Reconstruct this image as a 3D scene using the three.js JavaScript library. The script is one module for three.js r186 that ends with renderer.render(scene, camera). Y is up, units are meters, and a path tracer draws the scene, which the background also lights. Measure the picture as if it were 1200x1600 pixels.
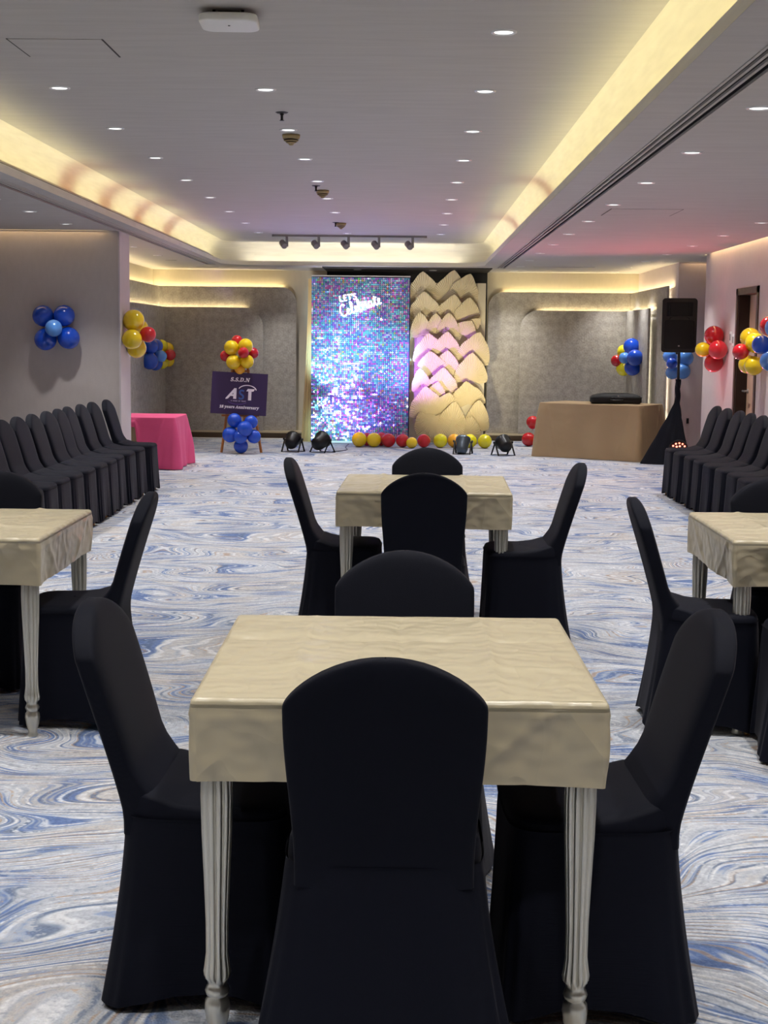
import * as THREE from 'three';
import { RoundedBoxGeometry } from 'three/addons/geometries/RoundedBoxGeometry.js';
import { mergeGeometries, toCreasedNormals } from 'three/addons/utils/BufferGeometryUtils.js';
import { RectAreaLightUniformsLib } from 'three/addons/lights/RectAreaLightUniformsLib.js';

// ---------------------------------------------------------------- camera, light, exposure
const scene = new THREE.Scene();
scene.background = new THREE.Color(0x000000);
const rad = THREE.MathUtils.degToRad;
const camera = new THREE.PerspectiveCamera(2 * THREE.MathUtils.radToDeg(Math.atan(800 / 2250)), 0.75, 0.05, 80);
camera.rotation.order = 'YXZ';
camera.position.set(0, 1.5, 0);
camera.rotation.set(rad(-6.777), rad(0.865), rad(0.6));
const renderer = new THREE.WebGLRenderer({ antialias: true });
renderer.toneMapping = THREE.LinearToneMapping;
renderer.toneMappingExposure = 1.0;
renderer.shadowMap.enabled = true;
RectAreaLightUniformsLib.init();
const LIGHT = {
  down: 7.6, downColor: new THREE.Color(1, 0.98, 0.965),
  cove: 22, coveColor: new THREE.Color(1, 0.87, 0.44),
  panel: 40, panelColor: new THREE.Color(1, 0.79, 0.43),
  slot: 20, slotColor: new THREE.Color(1, 0.68, 0.34),
};

// ---------------------------------------------------------------- helpers
function rng(seed) { let a = seed >>> 0; return () => { a = (a + 0x6d2b79f5) | 0; let t = Math.imul(a ^ (a >>> 15), 1 | a); t = (t + Math.imul(t ^ (t >>> 7), 61 | t)) ^ t; return ((t ^ (t >>> 14)) >>> 0) / 4294967296; }; }
const used = new Map();
function numbered(name) { const n = used.get(name) ?? 0; used.set(name, n + 1); return n ? `${name}_${String(n).padStart(3, '0')}` : name; }
function tag(o, label, category, group, kind) {
  if (label) o.userData.label = label;
  if (category) o.userData.category = category;
  if (group) o.userData.group = group;
  if (kind) o.userData.kind = kind;
  return o;
}
function thing(name, label, category, pos = [0, 0, 0], turn = 0, group) {
  const o = new THREE.Group(); o.name = numbered(name); scene.add(o);
  o.position.set(...pos); o.rotation.y = turn;
  return tag(o, label, category, group);
}
const strip = (g) => { let h = g.index ? g.toNonIndexed() : g; for (const k of Object.keys(h.attributes)) if (!['position', 'normal', 'uv'].includes(k)) h.deleteAttribute(k); if (!h.attributes.uv) h.setAttribute('uv', new THREE.BufferAttribute(new Float32Array(h.attributes.position.count * 2), 2)); h.clearGroups(); return h; };
const merged = (list) => (Array.isArray(list) ? (list.length === 1 ? list[0] : mergeGeometries(list.map(strip))) : list);
function part(name, geos, mat, parent) {
  const m = new THREE.Mesh(merged(geos), mat);
  m.name = name; m.castShadow = true; m.receiveShadow = true;
  parent.add(m); return m;
}
function struct(name, geos, mat) { const m = part(name, geos, mat, scene); m.userData.kind = 'structure'; return m; }
function single(name, geos, mat, label, category, group) { const m = part(numbered(name), geos, mat, scene); return tag(m, label, category, group); }
function copyOf(root, pos, turn, label) { const r = root.clone(); r.name = numbered(root.name); r.userData = { ...root.userData, label }; r.position.set(...pos); r.rotation.y = turn; scene.add(r); return r; }
// a box whose uv are in metres
function box(w, h, d, x = 0, y = 0, z = 0, r = 0) {
  const g = r ? new RoundedBoxGeometry(w, h, d, 2, r) : new THREE.BoxGeometry(w, h, d);
  g.translate(x, y, z); return planar(g);
}
function span(x0, x1, y0, y1, z0, z1, r = 0) { return box(Math.abs(x1 - x0), Math.abs(y1 - y0), Math.abs(z1 - z0), (x0 + x1) / 2, (y0 + y1) / 2, (z0 + z1) / 2, r); }
function planar(g0) {
  const g = g0.index ? g0.toNonIndexed() : g0, p = g.attributes.position, n = g.attributes.normal, uv = new Float32Array(p.count * 2);
  for (let i = 0; i < p.count; i++) {
    const ax = Math.abs(n.getX(i)), ay = Math.abs(n.getY(i)), az = Math.abs(n.getZ(i));
    if (ay >= ax && ay >= az) { uv[2 * i] = p.getX(i); uv[2 * i + 1] = p.getZ(i); } else if (ax >= az) { uv[2 * i] = p.getZ(i); uv[2 * i + 1] = p.getY(i); } else { uv[2 * i] = p.getX(i); uv[2 * i + 1] = p.getY(i); }
  }
  g.setAttribute('uv', new THREE.BufferAttribute(uv, 2)); return g;
}
const cyl = (r0, r1, h, x = 0, y = 0, z = 0, n = 20) => { const g = new THREE.CylinderGeometry(r0, r1, h, n); g.translate(x, y, z); return g; };
const tube = (pts, r, n = 24, k = 8, closed = false) => new THREE.TubeGeometry(new THREE.CatmullRomCurve3(pts.map((p) => new THREE.Vector3(...p)), closed), n, r, k, closed);
function rod(a, b, r, k = 10) { const A = new THREE.Vector3(...a), B = new THREE.Vector3(...b), g = new THREE.CylinderGeometry(r, r, A.distanceTo(B), k); g.applyQuaternion(new THREE.Quaternion().setFromUnitVectors(new THREE.Vector3(0, 1, 0), B.clone().sub(A).normalize())); g.translate(...A.add(B).multiplyScalar(0.5).toArray()); return g; }
function bar(a, b, w, d) { const A = new THREE.Vector3(...a), B = new THREE.Vector3(...b), g = new THREE.BoxGeometry(w, A.distanceTo(B), d); g.applyQuaternion(new THREE.Quaternion().setFromUnitVectors(new THREE.Vector3(0, 1, 0), B.clone().sub(A).normalize())); g.translate(...A.add(B).multiplyScalar(0.5).toArray()); return g; }
const lathe = (pts, n = 28) => new THREE.LatheGeometry(pts.map((p) => new THREE.Vector2(...p)), n);
// rows x columns surface; closed in the column direction when wrap
function surface(nu, nv, f, wrap = false, uvScale) {
  const pos = [], uv = [], idx = [];
  for (let j = 0; j <= nv; j++) for (let i = 0; i <= nu; i++) { const p = f(i / nu, j / nv, i, j); pos.push(p[0], p[1], p[2]); uv.push(...(uvScale ? uvScale(i / nu, j / nv, p) : [p[3] ?? i / nu, p[4] ?? j / nv])); }
  for (let j = 0; j < nv; j++) for (let i = 0; i < nu; i++) { const a = j * (nu + 1) + i, b = a + 1, c = a + nu + 1, d = c + 1; idx.push(a, c, b, b, c, d); }
  const g = new THREE.BufferGeometry();
  g.setAttribute('position', new THREE.Float32BufferAttribute(pos, 3)); g.setAttribute('uv', new THREE.Float32BufferAttribute(uv, 2)); g.setIndex(idx); g.computeVertexNormals();
  if (wrap) { const n = g.attributes.normal; for (let j = 0; j <= nv; j++) { const a = j * (nu + 1), b = a + nu, v = new THREE.Vector3(n.getX(a) + n.getX(b), n.getY(a) + n.getY(b), n.getZ(a) + n.getZ(b)).normalize(); n.setXYZ(a, v.x, v.y, v.z); n.setXYZ(b, v.x, v.y, v.z); } }
  return g;
}
function flip(g) { const i = g.index; for (let k = 0; k < i.count; k += 3) { const t = i.getX(k); i.setX(k, i.getX(k + 1)); i.setX(k + 1, t); } g.computeVertexNormals(); return g; }
const smooth = (a, b, x) => { const t = Math.min(1, Math.max(0, (x - a) / (b - a))); return t * t * (3 - 2 * t); };
const clamp = (x, a = 0, b = 1) => Math.min(b, Math.max(a, x));
const lerp = (a, b, t) => a + (b - a) * t;

// periodic gradient noise
const PERM = (() => { const r = rng(77), p = Array.from({ length: 256 }, (_, i) => i); for (let i = 255; i > 0; i--) { const j = Math.floor(r() * (i + 1)); [p[i], p[j]] = [p[j], p[i]]; } return Uint8Array.from([...p, ...p]); })();
const GX = new Float32Array(256), GY = new Float32Array(256);
for (let i = 0; i < 256; i++) { GX[i] = Math.cos(i * 2.39996); GY[i] = Math.sin(i * 2.39996); }
function pn(x, y, px, py, s = 0) {
  const fx = Math.floor(x), fy = Math.floor(y), u = x - fx, v = y - fy;
  const x0 = ((fx % px) + px) % px, x1 = (x0 + 1) % px, y0 = ((fy % py) + py) % py, y1 = (y0 + 1) % py;
  const h = (a, b) => PERM[PERM[(a + s * 17) & 255] + (b & 255)];
  const a = h(x0, y0), b = h(x1, y0), c = h(x0, y1), d = h(x1, y1), su = u * u * u * (u * (u * 6 - 15) + 10), sv = v * v * v * (v * (v * 6 - 15) + 10);
  const n0 = GX[a] * u + GY[a] * v, n1 = GX[b] * (u - 1) + GY[b] * v, n2 = GX[c] * u + GY[c] * (v - 1), n3 = GX[d] * (u - 1) + GY[d] * (v - 1);
  return 1.45 * (n0 + (n1 - n0) * su + (n2 - n0 + (n3 - n2 - n1 + n0) * su) * sv);
}
function texture(w, h, f, srgb = true) {
  const data = new Uint8Array(w * h * 4), o = [0, 0, 0];
  for (let y = 0; y < h; y++) for (let x = 0; x < w; x++) { f(x / w, y / h, o); const i = (y * w + x) * 4; data[i] = clamp(o[0], 0, 255); data[i + 1] = clamp(o[1], 0, 255); data[i + 2] = clamp(o[2], 0, 255); data[i + 3] = 255; }
  const t = new THREE.DataTexture(data, w, h, THREE.RGBAFormat);
  t.wrapS = t.wrapT = THREE.RepeatWrapping; t.magFilter = THREE.LinearFilter; t.minFilter = THREE.LinearMipmapLinearFilter; t.generateMipmaps = true;
  if (srgb) t.colorSpace = THREE.SRGBColorSpace;
  t.needsUpdate = true; return t;
}
const repeat = (t, u, v = u) => { const c = t.clone(); c.repeat.set(u, v); c.needsUpdate = true; return c; };
const grey = (f) => (u, v, o) => { o[0] = o[1] = o[2] = 255 * clamp(f(u, v)); };

// ---------------------------------------------------------------- materials
const std = (o) => new THREE.MeshStandardMaterial(o), phys = (o) => new THREE.MeshPhysicalMaterial(o);
// swirled carpet: streaks follow the contours of a folded field, 4 m repeat
const carpetMap = texture(2048, 2048, (u, v, o) => {
  const a = pn(u * 4, v * 4, 4, 4, 1), b = pn(u * 4, v * 5, 4, 5, 2);
  const u1 = u + 0.045 * a + 0.016 * pn(u * 11, v * 11, 11, 11, 3), v1 = v + 0.042 * b + 0.013 * pn(u * 10, v * 13, 10, 13, 4);
  const L = v1 + 0.1 * pn(u1 * 4, v1 * 8, 4, 8, 5) * 1.15 + 0.024 * pn(u1 * 11, v1 * 19, 11, 19, 6);
  const fine = pn(L * 430, u1 * 26, 430, 26, 7), mid = pn(L * 150, u1 * 14, 150, 14, 8), wide = pn(L * 46, u1 * 6, 46, 6, 25);
  const streak = 0.85 * fine + 0.6 * mid + 0.3 * wide;
  const patch = 0.85 * pn(u1 * 8, L * 24, 8, 24, 9) + 0.7 * pn(u1 * 24, L * 64, 24, 64, 10);
  const warm = pn(u1 * 6, L * 15, 6, 15, 11) + 0.5 * pn(u1 * 20, L * 44, 20, 44, 12);
  const grain = pn(u * 460, v * 460, 460, 460, 13) * 0.6 + pn(u * 210, v * 210, 210, 210, 14) * 0.7;
  const blot = pn(u * 120, v * 120, 120, 120, 26);
  const blue = smooth(0.02, 0.75, patch + 0.75 * streak + 0.22 * grain + 0.2 * blot), tan = smooth(0.0, 0.85, warm + 0.6 * streak + 0.3 * grain);
  let r = 184 + 20 * streak, g = 188 + 19 * streak, bl = 196 + 16 * streak;
  r = lerp(r, 172, 0.5 * tan); g = lerp(g, 160, 0.5 * tan); bl = lerp(bl, 148, 0.5 * tan);
  r = lerp(r, 70, 0.8 * blue); g = lerp(g, 97, 0.8 * blue); bl = lerp(bl, 152, 0.8 * blue);
  const lines = (n, w, s, k) => { const q = L * n + 0.6 * pn(u1 * 9, L * 13, 9, 13, s), d = Math.abs(q - Math.floor(q) - 0.5); return (1 - smooth(w * 0.35, w, d)) * smooth(k, k + 0.3, pn(u1 * 14, L * 40, 14, 40, s + 1) + 0.3 * grain + 0.2 * blot); };
  const l1 = lines(94, 0.17, 15, -0.1), l2 = lines(108, 0.15, 17, -0.06), l3 = lines(128, 0.22, 19, -0.2);
  r = lerp(r, 84, 0.7 * l1); g = lerp(g, 100, 0.7 * l1); bl = lerp(bl, 128, 0.7 * l1);
  r = lerp(r, 160, 0.65 * l2); g = lerp(g, 132, 0.65 * l2); bl = lerp(bl, 110, 0.65 * l2);
  r = lerp(r, 214, 0.75 * l3); g = lerp(g, 214, 0.75 * l3); bl = lerp(bl, 216, 0.75 * l3);
  const dab = 22 * grain + 12 * blot;
  o[0] = r + dab; o[1] = g + dab; o[2] = bl + dab * 0.9;
});
const pileBump = texture(512, 512, grey((u, v) => 0.5 + 0.45 * pn(u * 110, v * 110, 110, 110, 21) + 0.2 * pn(u * 40, v * 40, 40, 40, 22)), false);
const feltMap = texture(512, 512, (u, v, o) => { const n = 0.5 * pn(u * 14, v * 14, 14, 14, 31) + 0.5 * pn(u * 46, v * 46, 46, 46, 32) + 0.35 * pn(u * 150, v * 150, 150, 150, 33); o[0] = 168 + 25 * n; o[1] = 163 + 25 * n; o[2] = 155 + 25 * n; });
const feltBump = texture(512, 512, grey((u, v) => 0.5 + 0.4 * pn(u * 120, v * 120, 120, 120, 34) + 0.25 * pn(u * 30, v * 30, 30, 30, 35)), false);
const paintMap = texture(512, 512, (u, v, o) => { const n = 0.5 * pn(u * 5, v * 9, 5, 9, 41) + 0.3 * pn(u * 60, v * 25, 60, 25, 42) + 0.3 * pn(u * 200, v * 200, 200, 200, 43); o[0] = 240 + 9 * n; o[1] = 239 + 9 * n; o[2] = 237 + 9 * n; });
const ceilingMap = texture(512, 512, (u, v, o) => { const n = 0.5 * pn(u * 6, v * 40, 6, 40, 44) + 0.35 * pn(u * 10, v * 120, 10, 120, 45); o[0] = 240 + 11 * n; o[1] = 239 + 11 * n; o[2] = 239 + 11 * n; });
const weaveBump = texture(256, 256, grey((u, v) => 0.5 + 0.22 * Math.sin(u * Math.PI * 2 * 64) * Math.sin(v * Math.PI * 2 * 64) + 0.2 * pn(u * 40, v * 40, 40, 40, 51)), false);
const clothBump = texture(512, 512, grey((u, v) => {
  const w = u + 0.06 * pn(u * 4, v * 4, 4, 4, 52), z = v + 0.06 * pn(u * 4, v * 4, 4, 4, 53);
  return 0.5 + 0.22 * (1 - 2 * Math.abs(pn(w * 5, z * 4, 5, 4, 54))) + 0.16 * pn(u * 9, v * 14, 9, 14, 55);
}), false);
const woodMap = texture(256, 512, (u, v, o) => { const n = pn(u * 24 + 1.2 * pn(u * 3, v * 2, 3, 2, 61), v * 3, 24, 3, 62) + 0.5 * pn(u * 70, v * 5, 70, 5, 63); o[0] = 196 + 26 * n; o[1] = 150 + 26 * n; o[2] = 108 + 24 * n; });
const silverMap = texture(256, 256, (u, v, o) => { const n = 0.6 * pn(u * 8, v * 5, 8, 5, 65) + 0.4 * pn(u * 40, v * 16, 40, 16, 66); o[0] = 204 + 8 * n; o[1] = 200 + 9 * n; o[2] = 186 + 12 * n; });

const M = {
  carpet: std({ map: repeat(carpetMap, 0.25), bumpMap: repeat(pileBump, 1.6), bumpScale: 0.004, roughness: 0.95 }),
  felt: std({ map: repeat(feltMap, 0.9), bumpMap: repeat(feltBump, 1.2), bumpScale: 0.003, roughness: 0.95 }),
  ceiling: std({ map: repeat(ceilingMap, 0.35, 0.35), color: 0xc7c4bf, roughness: 0.75 }),
  cove: std({ map: repeat(ceilingMap, 0.5), color: 0xefebdf, roughness: 0.8 }),
  wallLeft: std({ map: repeat(paintMap, 0.4), color: 0xd3cbc9, roughness: 0.85 }),
  wallRight: std({ map: repeat(paintMap, 0.4), color: 0xe6d8d8, roughness: 0.85 }),
  wallCream: std({ map: repeat(paintMap, 0.4), color: 0xd8cfb8, roughness: 0.8 }),
  column: std({ map: repeat(paintMap, 0.4), color: 0xe2dbe2, roughness: 0.7 }),
  darkPanel: std({ color: 0x2b2724, roughness: 0.7 }),
  black: std({ color: 0x0c0c0d, roughness: 0.6 }),
  plinth: std({ color: 0x6b5a45, roughness: 0.6 }),
  plinthCap: std({ color: 0xcbbd9c, roughness: 0.4 }),
  chair: phys({ color: new THREE.Color(0.0032, 0.0041, 0.0105), roughness: 0.75, bumpMap: repeat(weaveBump, 9), bumpScale: 0.0006, sheen: 0.26, sheenColor: new THREE.Color(0.42, 0.4, 0.43), sheenRoughness: 0.55, specularIntensity: 0.35, side: THREE.DoubleSide }),
  chairLeg: std({ color: 0x9a7444, metalness: 0.8, roughness: 0.4 }),
  cloth: phys({ color: new THREE.Color(0.54, 0.47, 0.32), roughness: 0.33, bumpMap: repeat(clothBump, 2.2), bumpScale: 0.012, sheen: 0.3, sheenColor: new THREE.Color(0.9, 0.82, 0.66), sheenRoughness: 0.45, side: THREE.DoubleSide }),
  clothTan: phys({ color: new THREE.Color(0.37, 0.262, 0.145), roughness: 0.75, bumpMap: repeat(clothBump, 1.3), bumpScale: 0.003, sheen: 0.2, sheenColor: new THREE.Color(0.8, 0.6, 0.4), side: THREE.DoubleSide }),
  clothPink: phys({ color: new THREE.Color(0.74, 0.085, 0.24), roughness: 0.8, bumpMap: repeat(weaveBump, 6), bumpScale: 0.0006, sheen: 0.3, sheenColor: new THREE.Color(1, 0.35, 0.55), side: THREE.DoubleSide }),
  silver: std({ map: repeat(silverMap, 1, 0.6), metalness: 0.88, roughness: 0.3 }),
  tableWood: std({ color: 0x8d8578, roughness: 0.6 }),
  wood: std({ map: repeat(woodMap, 2), roughness: 0.55 }),
  easelWood: std({ map: repeat(woodMap, 4), color: 0xd9b27c, roughness: 0.55 }),
  doorDark: std({ color: 0x2a1a14, roughness: 0.4 }),
  doorFrame: std({ color: 0x4a3428, roughness: 0.45 }),
  doorLeaf: std({ color: 0xd0ab8e, roughness: 0.45 }),
  steel: std({ color: 0xb9bbbd, metalness: 0.9, roughness: 0.3 }),
  white: std({ color: 0xe9e9e6, roughness: 0.45 }),
  trim: std({ color: 0xd8d8d6, roughness: 0.35, metalness: 0.3 }),
  beige: std({ color: 0xa08c62, roughness: 0.5 }),
  darkMetal: std({ color: 0x141416, metalness: 0.4, roughness: 0.45 }),
  trackGrey: std({ color: 0x8b8786, roughness: 0.45 }),
  plastic: std({ color: 0x090a0c, roughness: 0.42 }),
  grille: std({ color: 0x0b0c0f, roughness: 0.55, metalness: 0.4, bumpMap: repeat(weaveBump, 5), bumpScale: 0.001 }),
  parBlack: std({ color: 0x17181a, roughness: 0.35, metalness: 0.3 }),
  parGrey: std({ color: 0x55606a, roughness: 0.28, metalness: 0.75 }),
  leaf: phys({ color: new THREE.Color(0.6, 0.51, 0.33), roughness: 0.7, transmission: 0.12, thickness: 0, side: THREE.DoubleSide }),
  scrim: phys({ color: new THREE.Color(0.006, 0.007, 0.012), roughness: 0.8, sheen: 0.02, sheenColor: new THREE.Color(0.3, 0.3, 0.35), specularIntensity: 0.3, side: THREE.DoubleSide }),
  glow: std({ color: 0xffffff, emissive: new THREE.Color(1, 0.98, 0.95), emissiveIntensity: 2.2 }),
  coveLed: std({ color: 0xffffff, emissive: LIGHT.coveColor, emissiveIntensity: 1.6 }),
  panelLed: std({ color: 0xffffff, emissive: LIGHT.panelColor, emissiveIntensity: 1.4 }),
  neon: std({ color: 0xffffff, emissive: new THREE.Color(1, 0.99, 0.96), emissiveIntensity: 2.4 }),
};
const balloonMat = (r, g, b) => phys({ color: new THREE.Color(r, g, b), roughness: 0.22, clearcoat: 0.7, clearcoatRoughness: 0.06, specularIntensity: 0.8 });
const B = { blue: balloonMat(0.006, 0.07, 0.56), sky: balloonMat(0.1, 0.3, 0.78), yellow: balloonMat(0.84, 0.6, 0.006), lime: balloonMat(0.8, 0.74, 0.01), red: balloonMat(0.56, 0.008, 0.018), orange: balloonMat(0.85, 0.42, 0.02) };

// ---------------------------------------------------------------- the room
const HL = 2.55, HR = 2.87, XR = 3.58, ZB = -22.2, XL = -4.6, ZF = 3;
const TX0 = -2.62, TX1 = 1.055, TZ0 = -20.65, TZ1 = 2.4;               // the tray opening
struct('floor', span(XL - 0.2, 4.3, -0.12, 0, ZB - 0.2, ZF + 0.2), M.carpet);
function roundRect(P, x0, z0, x1, z1, r) { P.moveTo(x0 + r, z0); P.lineTo(x1 - r, z0); P.absarc(x1 - r, z0 + r, r, -Math.PI / 2, 0); P.lineTo(x1, z1 - r); P.absarc(x1 - r, z1 - r, r, 0, Math.PI / 2); P.lineTo(x0 + r, z1); P.absarc(x0 + r, z1 - r, r, Math.PI / 2, Math.PI); P.lineTo(x0, z0 + r); P.absarc(x0 + r, z0 + r, r, Math.PI, Math.PI * 1.5); return P; }
function rectHole(x0, z0, x1, z1) { const p = new THREE.Path(); p.moveTo(x0, z0); p.lineTo(x1, z0); p.lineTo(x1, z1); p.lineTo(x0, z1); p.closePath(); return p; }
const SLOT_R = [1.265, 1.375, -20.95, 1.5], SLOT_L = [-2.85, -2.74, -20.6, 1.5];
{
  const s = new THREE.Shape([[XL, ZF], [3.5, ZF], [3.5, -17.6], [4.1, -17.6], [4.1, ZB], [XL, ZB]].map((p) => new THREE.Vector2(...p)));
  s.holes.push(roundRect(new THREE.Path(), TX0, TZ0, TX1, TZ1, 0.42));
  s.holes.push(rectHole(SLOT_R[0], SLOT_R[2], SLOT_R[1], SLOT_R[3]), rectHole(SLOT_L[0], SLOT_L[2], SLOT_L[1], SLOT_L[3]));
  s.holes.push(rectHole(XL + 0.05, -14.395, -2.95, -14.32), rectHole(3.54, -18.945, 3.96, -18.87));
  const g = new THREE.ExtrudeGeometry(s, { depth: 0.015, bevelEnabled: false, curveSegments: 14 });
  g.rotateX(Math.PI / 2); g.translate(0, HL + 0.015, 0);                // the shape's y becomes +z
  struct('ceiling', planar(g), M.ceiling);
}
// sweep a profile [outward, height] round the tray opening
function traySweep(profile, r = 0.42, grow = 0) {
  const path = new THREE.Shape(); roundRect(path, TX0 - grow, TZ0 - grow, TX1 + grow, TZ1 + grow, r + grow);
  const pts = [], push = (x, z, nx, nz) => pts.push([x, z, nx, nz]);
  const x0 = TX0, x1 = TX1, z0 = TZ0, z1 = TZ1, N = 12;
  for (let k = 0; k <= 40; k++) push(lerp(x0 + r, x1 - r, k / 40), z0, 0, -1);
  const arc = (cx, cz, a0) => { for (let k = 0; k <= N; k++) { const a = a0 + (k / N) * Math.PI / 2; push(cx + r * Math.cos(a), cz + r * Math.sin(a), Math.cos(a), Math.sin(a)); } };
  arc(x1 - r, z0 + r, -Math.PI / 2); arc(x1 - r, z1 - r, 0); arc(x0 + r, z1 - r, Math.PI / 2); arc(x0 + r, z0 + r, Math.PI);
  push(x0 + r, z0, 0, -1);
  let s = 0; const len = pts.map((p, i) => (s += i ? Math.hypot(p[0] - pts[i - 1][0], p[1] - pts[i - 1][1]) : 0));
  let q = 0; const across = profile.map((p, i) => (q += i ? Math.hypot(p[0] - profile[i - 1][0], p[1] - profile[i - 1][1]) : 0));
  return surface(pts.length - 1, profile.length - 1, (u, v, i, j) => { const p = pts[i], d = profile[j][0]; return [p[0] + p[2] * d, profile[j][1], p[1] + p[3] * d, len[i], across[j]]; });
}
const covePro = [[0.015, HL + 0.016], [0.15, HL + 0.016], [0.152, HL + 0.06], [0.15, HL + 0.13]];
for (let k = 1; k <= 10; k++) { const a = (k / 10) * Math.PI / 2; covePro.push([0.15 - 0.17 * (1 - Math.cos(a)), HL + 0.13 + (HR - HL - 0.13) * Math.sin(a)]); }
struct('trim_1', toCreasedNormals(traySweep([[-0.001, HL], [-0.001, HL + 0.056], [0.018, HL + 0.056], [0.018, HL + 0.01]]), 0.5), M.coveIn = Object.assign(M.cove.clone(), { side: THREE.DoubleSide }));
struct('trim_2', traySweep(covePro), M.coveIn);
struct('ceiling_raised', span(TX0 - 0.3, TX1 + 0.3, HR, HR + 0.1, TZ0 - 0.3, TZ1 + 0.3), M.ceiling);
struct('ceiling_deck', [span(XL, 4.3, HR + 0.1, HR + 0.16, ZB, ZF), span(TX1 + 0.3, 4.3, HL + 0.12, HL + 0.18, ZB, ZF), span(XL, TX0 - 0.3, HL + 0.12, HL + 0.18, ZB, ZF)], M.darkPanel);

const wallTop = HL + 0.1;
struct('wall_back', span(XL - 0.1, 4.4, 0, wallTop + 0.3, ZB - 0.15, ZB), M.wallCream);
struct('wall_left', span(XL - 0.15, XL, 0, wallTop + 0.4, -14.9, ZF), M.wallLeft);
struct('wall_left_alcove', span(XL - 0.15, -3.9, 0, wallTop, ZB, -14.9), M.wallCream);
struct('wall_stub', span(XL, -2.875, 0, wallTop, -14.9, -14.4), M.wallLeft);
struct('trim_3', span(-2.875, -2.86, 0, HL, -14.905, -14.395), M.column);
struct('wall_front', span(XL - 0.15, 4.3, 0, wallTop + 0.4, ZF, ZF + 0.15), M.wallLeft);
{
  const s = new THREE.Shape([[-17.6, 0], [ZF, 0], [ZF, wallTop], [-17.6, wallTop]].map((p) => new THREE.Vector2(...p)));
  s.holes.push(rectHole(-15.9, 0.0005, -14.9, 2.1));
  const g = new THREE.ExtrudeGeometry(s, { depth: 0.42, bevelEnabled: false });
  g.rotateY(-Math.PI / 2); g.translate(XR + 0.42, 0, 0);                // shape x -> +z, extrusion -> -x
  struct('wall_right', planar(g), M.wallRight);
}
struct('wall_right_recess', [span(4.0, 4.15, 0, wallTop, -19.1, -17.55), span(3.5, 4.3, 0, wallTop, ZB, -18.95)], M.wallRight);

// the wall panels: felt ribbons that run along an alcove's side wall and round its corner onto the back wall
// path points carry the unit direction that points away from the wall
function ribbonPath(side) {
  const pts = [], xs = side === 'left' ? -3.9 : 3.5, s = side === 'left' ? 1 : -1, r = 0.16, zEnd = side === 'left' ? -14.95 : -19.05;
  for (let k = 0; k <= 50; k++) pts.push([xs, lerp(zEnd, ZB + r, k / 50), s, 0]);
  for (let k = 1; k <= 10; k++) { const a = (k / 10) * Math.PI / 2; pts.push([xs + s * (r - r * Math.cos(a)), ZB + r - r * Math.sin(a), s * Math.cos(a), Math.sin(a)]); }
  for (let k = 1; k <= 120; k++) pts.push([lerp(xs + s * r, s > 0 ? -1.4 : 1.0, k / 120), ZB, 0, 1]);
  return pts;
}
function feltRibbon(side, backEnd, sideEnd, top, bottom, off, thick, radius) {
  const s = side === 'left' ? 1 : -1, all = ribbonPath(side).filter((p) => (s * (backEnd - p[0]) > 0.0005) && p[1] <= sideEnd + 1e-6);
  // finer columns through the rounded upper corner
  const flat = all.filter((p) => s * (backEnd - p[0]) > radius), cols = [...flat];
  for (let k = 0; k <= 16; k++) { const a = (k / 16) * Math.PI / 2; cols.push([backEnd - s * radius * (1 - Math.sin(a)), ZB, 0, 1]); }
  let q = 0; const len = cols.map((p, i) => (q += i ? Math.hypot(p[0] - cols[i - 1][0], p[1] - cols[i - 1][1]) : 0));
  const topAt = cols.map((p) => { const d = radius - s * (backEnd - p[0]); return p[3] === 1 && d > 0 ? top - radius + Math.sqrt(Math.max(0, radius * radius - d * d)) : top; });
  const at = (i, y, d) => [cols[i][0] + cols[i][2] * d, y, cols[i][1] + cols[i][3] * d];
  const n = cols.length - 1, rows = 10;
  const face = (d) => surface(n, rows, (u, v, i) => { const y = lerp(bottom, topAt[i], v); return [...at(i, y, d), len[i], y]; });
  const edge = (yAt, rev) => surface(n, 1, (u, v, i) => [...at(i, yAt(i), lerp(off, off + thick, v)), len[i], lerp(0, thick, v)]);
  const end = (i) => surface(1, rows, (u, v) => { const y = lerp(bottom, topAt[i], v); return [...at(i, y, lerp(off, off + thick, u)), u * thick, y]; });
  const list = [face(off + thick), face(off), edge((i) => topAt[i]), edge(() => bottom), end(0), end(n)];
  return { geo: list, cols, topAt, at, len };
}
M.feltPanel = M.felt.clone(); M.feltPanel.side = THREE.DoubleSide;
const panels = [
  ['left', -1.70, -14.97, 2.295, 0.115, 0.075, 0.03, 0.24], ['left', -2.2, -14.97, 1.98, 0.115, 0.18, 0.03, 0.28],
  ['right', 1.215, -19.15, 2.255, 0.115, 0.075, 0.03, 0.24], ['right', 1.7, -19.9, 1.98, 0.115, 0.18, 0.03, 0.28],
];
panels.forEach((p, i) => {
  const r = feltRibbon(...p);
  struct(`trim_${i + 4}`, r.geo, M.feltPanel);
});
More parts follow.
